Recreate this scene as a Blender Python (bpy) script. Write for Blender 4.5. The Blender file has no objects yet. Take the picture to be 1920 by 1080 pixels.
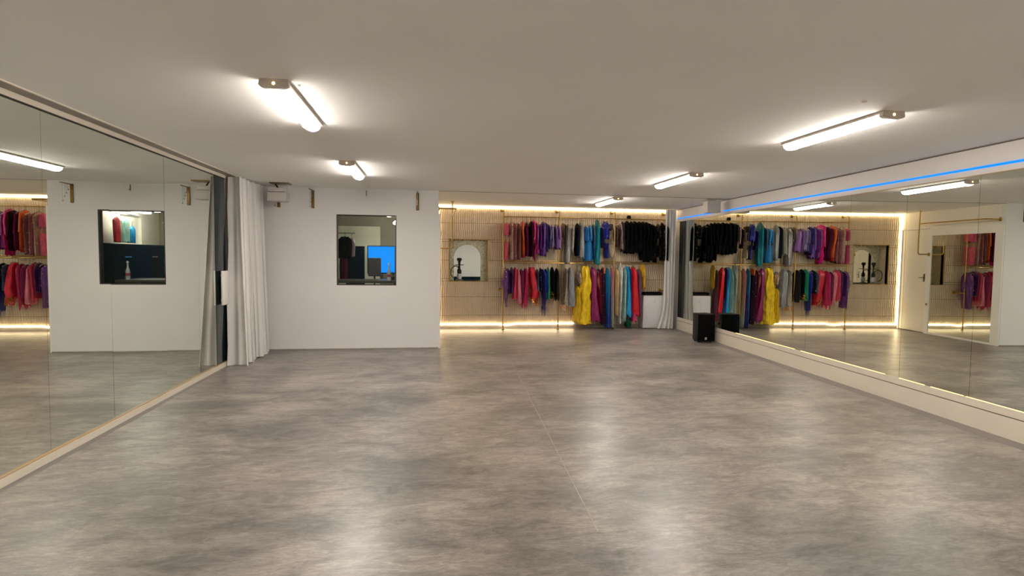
import bpy, bmesh, math, random
from mathutils import Vector, Matrix
random.seed(7)
scn = bpy.context.scene
C = scn.collection
PI = math.pi

# ---------------------------------------------------------------- camera, world, exposure
H = 2.5                       # ceiling height
cam_d = bpy.data.cameras.new('camera'); cam = bpy.data.objects.new('camera', cam_d); C.objects.link(cam)
cam_d.sensor_width = 36.0; cam_d.lens = 36.0 * 1069.13 / 1920.0
cam_d.clip_start = .05; cam_d.clip_end = 100
_r = Vector((.98962, -.14323, .01134)); _u = Vector((-.00335, .05592, .99843)); _f = Vector((.14364, .98811, -.05486))
cam.matrix_world = Matrix(((_r.x, _u.x, -_f.x, 0), (_r.y, _u.y, -_f.y, 0), (_r.z, _u.z, -_f.z, 1.478), (0, 0, 0, 1)))
scn.camera = cam
w = bpy.data.worlds.new('world'); scn.world = w; w.use_nodes = True
w.node_tree.nodes['Background'].inputs[0].default_value = (.5, .5, .55, 1)
w.node_tree.nodes['Background'].inputs[1].default_value = .02
vs = scn.view_settings
vs.view_transform = 'Standard'; vs.look = 'None'; vs.gamma = 1.0; vs.use_curve_mapping = False
vs.exposure = 0.27
TUBE = 80.0                   # radiance of the ceiling fittings
LEDW = 13.5                    # warm led strips
LEDY = 3.0
LEDB = 1.35

# ---------------------------------------------------------------- colours and materials
def lin(c):
    return tuple(((v/255)/12.92 if v/255 <= .04045 else ((v/255+.055)/1.055)**2.4) for v in c) + (1,)

def mat(name, col, rough=.5, metal=0., noise=0., nscale=8., bump=0., bscale=60., spec=.5, emit=None, estr=0., stretch=None, sheen=0., dark=.75):
    m = bpy.data.materials.new(name); m.use_nodes = True
    nt = m.node_tree; b = nt.nodes['Principled BSDF']
    c = lin(col)
    b.inputs['Base Color'].default_value = c
    b.inputs['Roughness'].default_value = rough; b.inputs['Metallic'].default_value = metal
    b.inputs['Specular IOR Level'].default_value = spec
    if sheen: b.inputs['Sheen Weight'].default_value = sheen
    if emit:
        b.inputs['Emission Color'].default_value = emit + (1,) if len(emit) == 3 else emit
        b.inputs['Emission Strength'].default_value = estr
    if noise or bump:
        tc = nt.nodes.new('ShaderNodeTexCoord'); mp = nt.nodes.new('ShaderNodeMapping')
        nt.links.new(tc.outputs['Object'], mp.inputs[0])
        if stretch: mp.inputs['Scale'].default_value = stretch
    if noise:
        n = nt.nodes.new('ShaderNodeTexNoise'); n.inputs['Scale'].default_value = nscale; n.inputs['Detail'].default_value = 5
        nt.links.new(mp.outputs[0], n.inputs['Vector'])
        r = nt.nodes.new('ShaderNodeValToRGB')
        r.color_ramp.elements[0].position = .5-noise; r.color_ramp.elements[1].position = .5+noise
        r.color_ramp.elements[0].color = (c[0]*dark, c[1]*dark, c[2]*dark, 1); r.color_ramp.elements[1].color = c
        nt.links.new(n.outputs['Fac'], r.inputs[0]); nt.links.new(r.outputs[0], b.inputs['Base Color'])
    if bump:
        n2 = nt.nodes.new('ShaderNodeTexNoise'); n2.inputs['Scale'].default_value = bscale; n2.inputs['Detail'].default_value = 4
        nt.links.new(mp.outputs[0], n2.inputs['Vector'])
        bp = nt.nodes.new('ShaderNodeBump'); bp.inputs['Strength'].default_value = bump; bp.inputs['Distance'].default_value = .01
        nt.links.new(n2.outputs['Fac'], bp.inputs['Height']); nt.links.new(bp.outputs[0], b.inputs['Normal'])
    return m

def emis(name, col, s):
    m = bpy.data.materials.new(name); m.use_nodes = True; nt = m.node_tree
    nt.nodes.remove(nt.nodes['Principled BSDF'])
    e = nt.nodes.new('ShaderNodeEmission'); e.inputs[0].default_value = col + (1,); e.inputs[1].default_value = s
    nt.links.new(e.outputs[0], nt.nodes['Material Output'].inputs[0]); return m

M = {}
M['wall'] = mat('wall_paint', (226, 224, 223), .7, noise=.3, nscale=3, bump=.05, bscale=250, dark=.97)
M['wall_warm'] = mat('wall_paint_warm', (230, 222, 208), .6, noise=.3, nscale=3, dark=.97)
M['ceiling'] = mat('ceiling_paint', (243, 240, 236), .8, noise=.25, nscale=1.3, bump=.06, bscale=120, dark=.95)
M['white'] = mat('white_lacquer', (234, 229, 222), .35, noise=.3, nscale=4, dark=.97)
M['bulk'] = mat('bulkhead_paint', (212, 206, 200), .6, noise=.3, nscale=3, dark=.97)
M['box_grey'] = mat('hung_box_plastic', (188, 182, 176), .5, noise=.3, nscale=5, dark=.95)
M['board'] = mat('painted_board', (219, 209, 193), .4, noise=.3, nscale=4, dark=.96)
M['oak'] = mat('pale_wood', (190, 160, 120), .45, noise=.2, nscale=6, stretch=(8, 1, 8), dark=.8)
M['shadow_gap'] = mat('gap_shade_and_frame', (70, 62, 55), .8, noise=.2)  # dark tone stands in for shade in thin gaps; also colours the window frame
M['track'] = mat('curtain_track', (158, 150, 140), .6, noise=.2)
M['gold'] = mat('brass_pipe', (186, 150, 84), .28, 1., noise=.2, nscale=20, dark=.85)
M['plate'] = mat('aged_brass_plate', (140, 112, 66), .35, 1., noise=.25, nscale=30, dark=.7)
M['curtain'] = mat('curtain_linen', (220, 217, 214), .9, noise=.3, nscale=60, bump=.15, bscale=400, dark=.92, spec=.2)
M['dark_glass'] = mat('dark_teal_glass', (22, 32, 36), .12, noise=.3, nscale=2)
M['black'] = mat('black_plastic', (14, 14, 16), .5, noise=.2, nscale=30, bump=.1, bscale=500)
M['black_cloth'] = mat('black_cloth', (7, 7, 8), .9, spec=.12, noise=.2, nscale=40, bump=.3, bscale=90)
M['appliance'] = mat('appliance_plastic', (214, 210, 212), .4, noise=.3, nscale=3, dark=.97)
M['grey_cap'] = mat('fitting_end_cap', (206, 194, 180), .5, noise=.2)
M['dot'] = emis('indicator_glow', (1, .66, .28), 3.)
M['tube'] = emis('diffuser_glow', (1., .925, .84), TUBE)
def lens_profile(m):          # the lens gives most of its light downwards, less through its flanks
    nt = m.node_tree; e = [n for n in nt.nodes if n.type == 'EMISSION'][0]
    g = nt.nodes.new('ShaderNodeNewGeometry'); sp = nt.nodes.new('ShaderNodeSeparateXYZ'); mr = nt.nodes.new('ShaderNodeMapRange')
    nt.links.new(g.outputs['True Normal'], sp.inputs[0]); nt.links.new(sp.outputs[2], mr.inputs[0])
    mr.inputs[1].default_value = -.95; mr.inputs[2].default_value = -.15; mr.inputs[3].default_value = TUBE; mr.inputs[4].default_value = TUBE*.14
    nt.links.new(mr.outputs[0], e.inputs[1])
lens_profile(M['tube'])
M['led_warm'] = emis('led_warm_glow', (1., .78, .47), LEDW)
M['led_yellow'] = emis('led_yellow_glow', (1., .66, .22), LEDY)
M['led_blue'] = emis('led_blue_glow', (.004, .235, 1.), LEDB)
M['led_blue_core'] = mat('blue_led_core', (0, 90, 205), .5, noise=.1, emit=(.0, .14, .75), estr=1.)
M['clear'] = mat('hanger_plastic', (190, 180, 165), .3, noise=.1)
M['dark_hanger'] = mat('hanger_black', (20, 18, 18), .4, noise=.1)
M['bead'] = mat('glitter_bead', (235, 220, 200), .15, .8, noise=.2, nscale=80)
M['coin'] = mat('gold_coin', (226, 180, 84), .2, 1., noise=.2, nscale=80)
M['steel'] = mat('brushed_steel', (160, 158, 155), .3, 1., noise=.2, nscale=30)
M['logo'] = mat('logo_print', (150, 150, 155), .4, noise=.1)
M['logo_white'] = mat('badge_white', (205, 205, 205), .4, noise=.1)
M['teal_fabric'] = mat('teal_upholstery', (8, 34, 42), .7, spec=.1, noise=.3, nscale=9, bump=.2, bscale=200)
M['chair'] = mat('grey_office_fabric', (112, 112, 120), .85, noise=.2, nscale=60, bump=.2, bscale=300)
M['screen_blue'] = emis('monitor_picture', (.01, .27, 1.), 1.0)
M['desk'] = mat('dark_desk_wood', (62, 54, 44), .5, noise=.25, nscale=5, stretch=(1, 9, 9))
M['green'] = mat('plant_leaf', (84, 120, 70), .5, noise=.3, nscale=20)
M['glasswhite'] = mat('frosted_bottle', (220, 220, 225), .25, noise=.2, nscale=12)
M['office_wall'] = mat('office_paint', (150, 144, 126), .8, noise=.2, nscale=2)
M['office_white'] = mat('office_partition_white', (222, 222, 196), .7, noise=.2, nscale=2)
M['office_lamp'] = emis('office_lamp_glow', (1., .97, .9), 26.)
M['backing'] = mat('cladding_backing', (92, 76, 54), .8, noise=.2)
M['groove'] = mat('plinth_groove', (92, 80, 66), .7, noise=.2)

# mirror: silvered glass, faint green tint
def mirror_mat():
    m = mat('silvered_mirror', (236, 240, 232), .0, 1., noise=.3, nscale=.7, dark=.985)
    return m
M['mirror'] = mirror_mat()

def glass_mat():
    m = bpy.data.materials.new('window_glass'); m.use_nodes = True; nt = m.node_tree
    nt.nodes.remove(nt.nodes['Principled BSDF'])
    g = nt.nodes.new('ShaderNodeBsdfGlossy'); g.inputs['Roughness'].default_value = .02
    t = nt.nodes.new('ShaderNodeBsdfTransparent'); t.inputs[0].default_value = (.93, .95, .93, 1)
    f = nt.nodes.new('ShaderNodeFresnel'); f.inputs[0].default_value = 1.2
    x = nt.nodes.new('ShaderNodeMixShader')
    nt.links.new(f.outputs[0], x.inputs[0]); nt.links.new(t.outputs[0], x.inputs[1]); nt.links.new(g.outputs[0], x.inputs[2])
    nt.links.new(x.outputs[0], nt.nodes['Material Output'].inputs[0]); return m
M['glass'] = glass_mat()

def floor_mat():
    m = bpy.data.materials.new('concrete_vinyl'); m.use_nodes = True; nt = m.node_tree; b = nt.nodes['Principled BSDF']
    L = nt.links.new
    tc = nt.nodes.new('ShaderNodeTexCoord')
    def noise(scale, st, det=6, rough=.6, dist=0.):
        mp = nt.nodes.new('ShaderNodeMapping'); mp.inputs['Scale'].default_value = st
        L(tc.outputs['Object'], mp.inputs[0])
        n = nt.nodes.new('ShaderNodeTexNoise'); n.inputs['Scale'].default_value = scale; n.inputs['Detail'].default_value = det
        n.inputs['Roughness'].default_value = rough; n.inputs['Distortion'].default_value = dist
        L(mp.outputs[0], n.inputs['Vector']); return n.outputs['Fac']
    def ramp(fac, p0, p1, c0, c1):
        r = nt.nodes.new('ShaderNodeValToRGB'); r.color_ramp.elements[0].position = p0; r.color_ramp.elements[1].position = p1
        r.color_ramp.elements[0].color = c0; r.color_ramp.elements[1].color = c1; L(fac, r.inputs[0]); return r.outputs[0]
    def mul(c0, fac, p0, p1, dk, amt=1.):
        mx = nt.nodes.new('ShaderNodeMix'); mx.data_type = 'RGBA'; mx.blend_type = 'MULTIPLY'; mx.inputs[0].default_value = amt
        L(c0, mx.inputs[6]); L(ramp(fac, p0, p1, dk + (1,), (1, 1, 1, 1)), mx.inputs[7]); return mx.outputs[2]
    c = ramp(noise(1.1, (1, 1.3, 1), 5, .6, .3), .36, .64, lin((140, 134, 130)), lin((196, 186, 177)))
    c = mul(c, noise(5.0, (.62, 1.5, 1), 8, .74, .9), .36, .58, (.54, .53, .53))
    s2 = noise(19., (.55, 1.9, 1), 6, .75, 1.1)
    c = mul(c, s2, .32, .66, (.55, .54, .53))
    c = mul(c, noise(52., (.45, 2.2, 1), 6, .75, 1.2), .30, .68, (.55, .53, .51), .9)
    L(c, b.inputs['Base Color'])
    r = ramp(noise(5., (1, 2, 1), 6), .3, .7, (.31,)*3+(1,), (.37,)*3+(1,))
    L(r, b.inputs['Roughness']); b.inputs['Specular IOR Level'].default_value = .72
    bp = nt.nodes.new('ShaderNodeBump'); bp.inputs['Strength'].default_value = .02; bp.inputs['Distance'].default_value = .002
    L(s2, bp.inputs['Height']); L(bp.outputs[0], b.inputs['Normal'])
    return m
M['floor'] = floor_mat()
M['floor_border'] = mat('vinyl_border', (126, 120, 116), .42, noise=.25, nscale=3, bump=.05, dark=.85)
M['seam'] = mat('vinyl_seam', (176, 167, 156), .4, noise=.2)

def panel_mat():
    m = mat('champagne_relief', (206, 187, 160), .36, .25, noise=.25, nscale=7, dark=.86, bump=.1, bscale=90)
    return m
M['relief'] = panel_mat()

def mosaic_mat():
    m = bpy.data.materials.new('pearl_mosaic'); m.use_nodes = True; nt = m.node_tree; b = nt.nodes['Principled BSDF']
    tc = nt.nodes.new('ShaderNodeTexCoord'); v = nt.nodes.new('ShaderNodeTexVoronoi'); v.inputs['Scale'].default_value = 26
    nt.links.new(tc.outputs['Object'], v.inputs['Vector'])
    r = nt.nodes.new('ShaderNodeValToRGB'); r.color_ramp.elements[0].color = lin((176, 168, 128)); r.color_ramp.elements[1].color = lin((226, 226, 204))
    nt.links.new(v.outputs['Color'], r.inputs[0]); nt.links.new(r.outputs[0], b.inputs['Base Color'])
    b.inputs['Metallic'].default_value = .55; b.inputs['Roughness'].default_value = .3
    bp = nt.nodes.new('ShaderNodeBump'); bp.inputs['Strength'].default_value = .5; bp.inputs['Distance'].default_value = .004
    nt.links.new(v.outputs['Distance'], bp.inputs['Height']); nt.links.new(bp.outputs[0], b.inputs['Normal'])
    return m
M['mosaic'] = mosaic_mat()

FM = {}
def fabric(col, style, grad=None, z0=0, z1=1):
    key = (tuple(col), style, grad, z0, z1)
    if key in FM: return FM[key]
    if style == 'satin': m = mat('satin_cloth', col, .42, noise=.2, nscale=20, dark=.5, spec=.45, stretch=(2.5, 1, .45))
    elif style == 'velvet': m = mat('velvet_cloth', tuple(int(v*(.45 if max(col) < 30 else .95)) for v in col), .85, noise=.2, nscale=22, dark=.5, spec=.1, stretch=(2.5, 1, .5))
    elif style == 'lace': m = mat('lace_cloth', col, .8, noise=.08, nscale=70, dark=.35, spec=.3)
    elif style == 'sequin': m = mat('sequin_cloth', col, .25, .55, noise=.12, nscale=75, dark=.4, bump=.6, bscale=110)
    else: m = mat('chiffon_cloth', col, .5, noise=.15, nscale=28, dark=.7, stretch=(2.5, 1, .6))
    nt = m.node_tree; b = nt.nodes['Principled BSDF']
    if style == 'sheer': b.inputs['Alpha'].default_value = .72
    if grad:
        src = b.inputs['Base Color'].links[0].from_socket
        tc = nt.nodes.new('ShaderNodeTexCoord'); sp = nt.nodes.new('ShaderNodeSeparateXYZ'); nt.links.new(tc.outputs['Object'], sp.inputs[0])
        mr = nt.nodes.new('ShaderNodeMapRange'); mr.inputs[1].default_value = z1; mr.inputs[2].default_value = z0
        nt.links.new(sp.outputs[2], mr.inputs[0])
        mx = nt.nodes.new('ShaderNodeMix'); mx.data_type = 'RGBA'
        nt.links.new(mr.outputs[0], mx.inputs[0]); nt.links.new(src, mx.inputs[6]); mx.inputs[7].default_value = lin(grad)
        nt.links.new(mx.outputs[2], b.inputs['Base Color'])
    FM[key] = m; return m

# ---------------------------------------------------------------- mesh helpers
def obj(name, bm, m=None, parent=None, smooth=False):
    me = bpy.data.meshes.new(name)
    bmesh.ops.recalc_face_normals(bm, faces=bm.faces[:])
    bm.to_mesh(me); bm.free()
    if m: me.materials.append(m)
    if smooth:
        for p in me.polygons: p.use_smooth = True
        me.set_sharp_from_angle(angle=math.radians(40))
    o = bpy.data.objects.new(name, me); C.objects.link(o)
    if parent: o.parent = parent
    return o
def thing(name, label, cat, loc=(0, 0, 0), rz=0., group=None):
    o = bpy.data.objects.new(name, None); C.objects.link(o); o.location = loc; o.rotation_euler = (0, 0, rz)
    o.empty_display_size = .05
    tag(o, label, cat, group); return o
def tag(o, label, cat, group=None):
    o['label'] = label; o['category'] = cat
    if group: o['group'] = group
    return o
def struct(o): o['kind'] = 'structure'; return o
def box(bm, x0, x1, y0, y1, z0, z1, f=None, bev=0.):
    pts = [(x, y, z) for x in (x0, x1) for y in (y0, y1) for z in (z0, z1)]
    v = [bm.verts.new(f(*p) if f else p) for p in pts]
    fs = [bm.faces.new([v[i] for i in q]) for q in ((0, 1, 3, 2), (4, 6, 7, 5), (0, 4, 5, 1), (2, 3, 7, 6), (0, 2, 6, 4), (1, 5, 7, 3))]
    if bev:
        es = list({e for q in fs for e in q.edges})
        bmesh.ops.bevel(bm, geom=es, offset=bev, segments=2, affect='EDGES', profile=.5)
def bx(name, m, x0, x1, y0, y1, z0, z1, parent=None, f=None, bev=0.):
    bm = bmesh.new(); box(bm, x0, x1, y0, y1, z0, z1, f, bev); return obj(name, bm, m, parent, smooth=bev > 0)
def tube(bm, pts, r, n=10, cap=True):
    pts = [Vector(p) for p in pts]; rings = []
    rr = r if isinstance(r, (list, tuple)) else [r]*len(pts)
    ref = None
    for i, p in enumerate(pts):
        d = (pts[min(i+1, len(pts)-1)] - pts[max(i-1, 0)]).normalized()
        if ref is None:
            ref = Vector((0, 0, 1)) if abs(d.z) < .9 else Vector((1, 0, 0))
        a = d.cross(ref)
        if a.length < 1e-5: a = d.orthogonal()
        a.normalize(); b = a.cross(d).normalized(); ref = b
        rings.append([bm.verts.new(p + (a*math.cos(t) + b*math.sin(t))*rr[i]) for t in [2*PI*k/n for k in range(n)]])
    for i in range(len(rings)-1):
        for k in range(n): bm.faces.new((rings[i][k], rings[i][(k+1) % n], rings[i+1][(k+1) % n], rings[i+1][k]))
    if cap: bm.faces.new(rings[0]); bm.faces.new(rings[-1])
def lathe(bm, prof, c=(0, 0, 0), n=20, axis='z'):
    rings = []
    for (r, z) in prof:
        ring = []
        for k in range(n):
            t = 2*PI*k/n
            p = (r*math.cos(t), r*math.sin(t), z)
            if axis == 'y': p = (p[0], p[2], p[1])
            if axis == 'x': p = (p[2], p[0], p[1])
            ring.append(bm.verts.new((c[0]+p[0], c[1]+p[1], c[2]+p[2])))
        rings.append(ring)
    for i in range(len(rings)-1):
        for k in range(n): bm.faces.new((rings[i][k], rings[i][(k+1) % n], rings[i+1][(k+1) % n], rings[i+1][k]))
    bm.faces.new(rings[0]); bm.faces.new(rings[-1])

# ---------------------------------------------------------------- room measures (metres)
XL = -2.6526; Y0 = -3.5; D1 = 9.126; X0 = .143; D2 = 11.646
AR = .0493
def XR(y): return 4.602 + math.tan(AR)*y
def RW(t, o, z):              # along the right mirror wall, out into the room, up
    return (4.602 + math.sin(AR)*t - math.cos(AR)*o, math.cos(AR)*t + math.sin(AR)*o, z)

# ---------------------------------------------------------------- the shell
bm = bmesh.new(); box(bm, -3.0, 5.6, Y0-.1, 12.6, -.12, 0); floor = struct(obj('floor', bm, M['floor']))
struct(bx('ceiling', M['ceiling'], -3.0, 5.6, Y0-.1, 12.6, H, H+.12))
struct(bx('wall_left', M['wall'], XL-.16, XL-.03, Y0, D1+.1, 0, H))
struct(bx('wall_rear', M['wall'], -3.0, 4.6, Y0-.12, Y0, 0, H))
bm = bmesh.new(); box(bm, Y0-.1, 12.0, -.25, -.03, 0, H, f=lambda t, o, z: RW(t, o, z)); struct(obj('wall_right', bm, M['wall']))
# window wall with its opening
WX0, WX1, WZ0, WZ1 = -1.419, -.513, 1.005, 2.099
bm = bmesh.new()
for a in ((XL-.16, WX0, 0, H), (WX1, X0, 0, H), (WX0, WX1, 0, WZ0), (WX0, WX1, WZ1, H)): box(bm, a[0], a[1], D1, D1+.11, a[2], a[3])
struct(obj('wall_front', bm, M['wall']))
bm = bmesh.new()
box(bm, X0-.1, X0, D1+.111, 10.86, 0, H); box(bm, X0-.1, X0, 10.86, 11.60, 2.15, H); box(bm, X0-.1, X0, 11.60, 12.45, 0, H)
struct(obj('wall_alcove', bm, M['wall_warm']))
# back wall with the niche opening
NX0, NX1, NZ0, NZ1 = .402, 1.184, .970, 1.818
bm = bmesh.new()
for a in ((X0, NX0, 0, H), (NX1, 5.35, 0, H), (NX0, NX1, 0, NZ0), (NX0, NX1, NZ1, H)): box(bm, a[0], a[1], D2+.006, D2+.08, a[2], a[3])
struct(obj('wall_back', bm, M['backing']))
struct(bx('baseboard_back', M['track'], X0+.002, 5.15, D2-.018, D2+.004, 0, .062))
struct(bx('baseboard_front', M['track'], -2.64, X0+.004, D1-.008, D1, 0, .018))
# ceiling joint along the window wall, its gap shade painted as a dark strip; curtain track strips
struct(bx('trim_1', M['shadow_gap'], X0, XR(D1)-.02, D1-.006, D1+.006, H-.003, H+.001))
tr = struct(bx('trim_2', M['track'], XL-.01, -2.535, 0, D1-.1, H-.006, H+.001))
bx('edge_strip', M['board'], -2.535, -2.52, 0, D1-.1, H-.009, H+.001, parent=tr)
struct(bx('trim_3', M['board'], XL-.02, XL+.012, Y0+.2, 7.98, 2.4535, H-.006))
struct(bx('trim_4', M['shadow_gap'], XL-.004, XL+.014, Y0+.2, 7.98, 2.4475, 2.4535))
# left baseboard with a pale wood edge strip
struct(bx('baseboard_left', M['board'], XL-.02, -2.632, Y0+.2, 7.975, 0, .056))
struct(bx('trim_5', M['oak'], XL-.02, -2.638, Y0+.2, 7.975, .056, .0645))
# right plinth: lower board, groove, upper lip; bulkhead above
def rbx(name, m, t0, t1, o0, o1, z0, z1, parent=None): return bx(name, m, t0, t1, o0, o1, z0, z1, parent, f=RW)
struct(rbx('baseboard_right', M['board'], Y0+.2, 11.32, -.03, .004, 0, .180))
struct(rbx('trim_6', M['groove'], Y0+.2, 11.32, -.03, -.006, .180, .1885))
struct(rbx('trim_7', M['board'], Y0+.2, 11.32, -.03, .004, .1885, .2565))
struct(rbx('trim_8', M['bulk'], Y0+.2, 11.45, -.03, .004, 2.2505, H-.001))
struct(rbx('trim_9', M['groove'], Y0+.2, 11.45, .004, .012, H-.014, H-.005))
struct(rbx('trim_10', M['oak'], Y0+.2, 11.45, -.03, .008, 2.2435, 2.2505))
# vinyl borders along the walls and the welded seam in the floor
struct(rbx('trim_11', M['floor_border'], Y0+.2, 11.3, .004, .155, 0, .0012))
struct(bx('trim_12', M['floor_border'], -2.632, -2.58, Y0+.2, 7.9, 0, .0012))
bm = bmesh.new()
def seam(t, o, z): return (.762 + math.sin(AR)*t + o, math.cos(AR)*t, z)
box(bm, 2.9, 8.2, -.003, .003, 0, .0014, f=seam)
struct(obj('trim_13', bm, M['seam']))

# ---------------------------------------------------------------- mirrors
def mirror(name, label, f, t0, t1, z0, z1, o1):
    bm = bmesh.new(); g = .0012
    box(bm, t0+g, t1-g, -.02, o1, z0, z1, f=f)
    o = obj(name, bm, M['mirror']); tag(o, label, 'mirror', None); return o
LW = lambda t, o, z: (XL+o, t, z)
ls = [(Y0+.2, -2.2), (-2.2, -1.35), (-1.35, -.5), (-.5, .35), (.35, 1.2), (1.2, 2.05), (2.05, 2.9), (2.9, 3.58), (3.58, 4.405), (4.405, 5.232), (5.232, 6.245), (6.245, 7.085), (7.085, 7.60)]
lt = {8: 'first mirror panel at the left edge of the photo, showing pink costumes', 9: 'mirror panel reflecting the corner of the white wall and a lamp end',
      10: 'mirror panel reflecting most of the dark interior window', 11: 'narrow mirror panel reflecting a blank stretch of white wall',
      12: 'last mirror panel on the left, next to the dark glass strip and curtain'}
tilt = {10: (.0012, -.0015), 9: (.001, 0), 11: (.0006, .0008)}
for i, (a, b) in enumerate(ls):
    if i < 7: continue
    o = mirror('wall_mirror', lt.get(i, 'tall wall mirror panel just left of the frame edge'), LW, a, b, .0655, 2.447, 0)
    if i in tilt:
        bmv = o.data
        # the pane stands very slightly out of true
        rz_, ry_ = tilt[i]; cy = (a+b)/2
        for v in bmv.vertices:
            v.co.x += (v.co.y-cy)*rz_ + (v.co.z-1.25)*ry_
rs = [11.0, 10.18, 9.355, 8.535, 7.715, 6.895, 6.11, 5.265, 4.445, 3.625, 2.805, 1.985]
rl = ['farthest right-hand mirror panel, reflecting the grey curtain and white appliance', 'mirror panel directly behind the black loudspeaker, reflecting black tops',
      'right mirror panel reflecting the red and sky-blue dresses', 'right mirror panel reflecting the bright yellow dress', 'right mirror panel reflecting the emerald and pink skirts',
      'right mirror panel reflecting the purple skirt beside the niche', 'right mirror panel reflecting the corner light strip and niche',
      'right mirror panel reflecting the white door and mirrored cabinet', 'mirror panel at the right edge reflecting the plain white wall', 'right wall mirror panel just outside the right frame edge', 'right wall mirror panel two beyond the frame edge']
for i in range(len(rs)-1):
    mirror('wall_mirror', rl[i], RW, rs[i+1], rs[i], .2575, 2.243, 0)
struct(rbx('trim_14', M['mirror'], Y0+.2, 1.98, -.02, 0, .2575, 2.243))
struct(bx('trim_15', M['mirror'], XL-.02, XL, Y0+.2, 2.89, .0655, 2.447))
# dark glass at the far ends of both mirror walls
g1 = bx('glass_panel', M['dark_glass'], XL-.02, XL+.001, 7.61, 7.97, .0655, 2.447); tag(g1, 'tall dark teal glass strip with white pull handle beside the left curtain', 'glass panel')
bm = bmesh.new(); box(bm, XL+.03, XL+.055, 7.70, 7.905, .815, 1.255, bev=.006); box(bm, XL, XL+.035, 7.78, 7.82, .86, .89); box(bm, XL, XL+.035, 7.78, 7.82, 1.18, 1.21)
h = obj('pull_handle', bm, M['white'], g1, smooth=True); h['label'] = 'white pull handle'
g2 = rbx('glass_panel', M['dark_glass'], 11.01, 11.32, -.02, .001, .2575, 2.243); tag(g2, 'dark teal glass strip beside the far right curtain', 'glass panel')

# ---------------------------------------------------------------- interior window and the office behind it
win = thing('window_1', 'square dark interior window in the white wall', 'window', (0, 0, 0)); win['kind'] = 'structure'
bm = bmesh.new()
for a in ((WX0, WX0+.014, WZ0, WZ1), (WX1-.014, WX1, WZ0, WZ1), (WX0+.014, WX1-.014, WZ1-.014, WZ1), (WX0+.014, WX1-.014, WZ0, WZ0+.012)): box(bm, a[0], a[1], D1+.004, D1+.1, a[2], a[3])
obj('window_frame', bm, M['shadow_gap'], win)
bx('glass_pane', M['glass'], WX0+.014, WX1-.014, D1+.03, D1+.036, WZ0+.012, WZ1-.014, win)
struct(bx('wall_office_back', M['office_wall'], XL-.16, .04, 12.3, 12.4, 0, H))
struct(bx('wall_office_left', M['office_wall'], XL-.16, XL-.03, D1+.11, 12.3, 0, H))
struct(bx('wall_office_lobby', M['office_white'], -2.6, -1.02, 12.18, 12.295, 0, 2.07))
# ceiling lamps in the office
for i, (x, y, l) in enumerate([(-.72, 10.5, 'small round white office lamp seen at the top right of the window'), (-.62, 11.3, 'lower round white office lamp in the window corner'), (-.2, 10.9, 'long white office lamp seen only in the left mirror')]):
    t = thing('office_lamp', l, 'lamp', (x, y, 0))
    bm = bmesh.new()
    zz = 2.2 if i == 0 else 2.1
    if i < 2:
        lathe(bm, [(.03, zz+.05), (.07, zz+.02), (.075, zz-.01), (.05, zz-.03), (.01, zz-.035)], n=16); obj('globe', bm, M['office_lamp'], t, True)
        bm = bmesh.new(); tube(bm, [(0, 0, zz+.05), (0, 0, H)], .006, 6); obj('cord', bm, M['black'], t)
    else:
        box(bm, -.05, .05, -.45, .45, 2.19, 2.23, bev=.01); obj('diffuser', bm, M['office_lamp'], t)
        [obj('cord', (lambda b_: (tube(b_, [(0, yy, 2.23), (0, yy, H)], .004, 6), b_)[1])(bmesh.new()), M['steel'], t) for yy in (-.3, .3)]
# desk, partition, monitor, chair, bottle, plant, coats
t = thing('office_desk', 'dark wooden office desk behind the interior window', 'desk', (-.95, 10.15, 0))
bx('desk_top', M['desk'], -.75, .42, -.65, .10, 1.02, 1.06, t); bx('side_panel', M['desk'], -.74, -.70, -.6, .05, 0, 1.02, t); bx('side_panel', M['desk'], .37, .41, -.6, .05, 0, 1.02, t)
t = thing('partition_screen', 'dark teal upholstered partition left of the blue monitor', 'partition', (-1.35, 10.85, 0))
bx('padded_panel', M['teal_fabric'], -.17, .165, -.02, .02, .78, 1.64, t, bev=.008); bx('foot_rail', M['steel'], -.17, .17, -.03, .03, 0, .05, t)
bx('post', M['steel'], -.16, -.13, -.015, .015, .05, .78, t); bx('post', M['steel'], .12, .15, -.015, .015, .05, .78, t)
t = thing('monitor', 'large monitor glowing plain bright blue behind the interior window', 'monitor', (-.89, 10.98, 0))
bx('bezel', M['black'], -.262, .262, .0, .03, 1.13, 1.655, t, bev=.004); bx('screen', M['screen_blue'], -.245, .245, -.003, .001, 1.15, 1.64, t)
bx('stand_post', M['steel'], -.03, .03, .03, .06, .05, 1.4, t); bx('stand_foot', M['steel'], -.2, .2, -.12, .15, .0, .05, t)
t = thing('office_chair', 'grey high-backed office chair in front of the blue monitor', 'chair', (-.965, 10.64, 0))
bm = bmesh.new(); box(bm, -.115, .115, -.25, -.20, 1.10, 1.43, bev=.02); obj('backrest', bm, M['chair'], t, True)
bm = bmesh.new(); box(bm, -.2, .2, -.2, .05, .84, .92, bev=.02); obj('seat', bm, M['chair'], t, True)
bm = bmesh.new(); tube(bm, [(0, -.23, 1.12), (0, -.24, .88), (0, -.1, .85)], .015); obj('back_support', bm, M['black'], t)
bm = bmesh.new(); tube(bm, [(0, -.05, .08), (0, -.05, .84)], .025); obj('gas_column', bm, M['steel'], t)
bm = bmesh.new()
for k in range(5):
    a = k*2*PI/5; tube(bm, [(0, -.05, .1), (.2*math.cos(a), -.05+.2*math.sin(a)*.35, .03)], .018)
obj('star_base', bm, M['black'], t)
t = thing('desk_bottle', 'white frosted bottle with round stopper in the window corner', 'bottle', (-.66, 9.62, 1.06))
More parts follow.
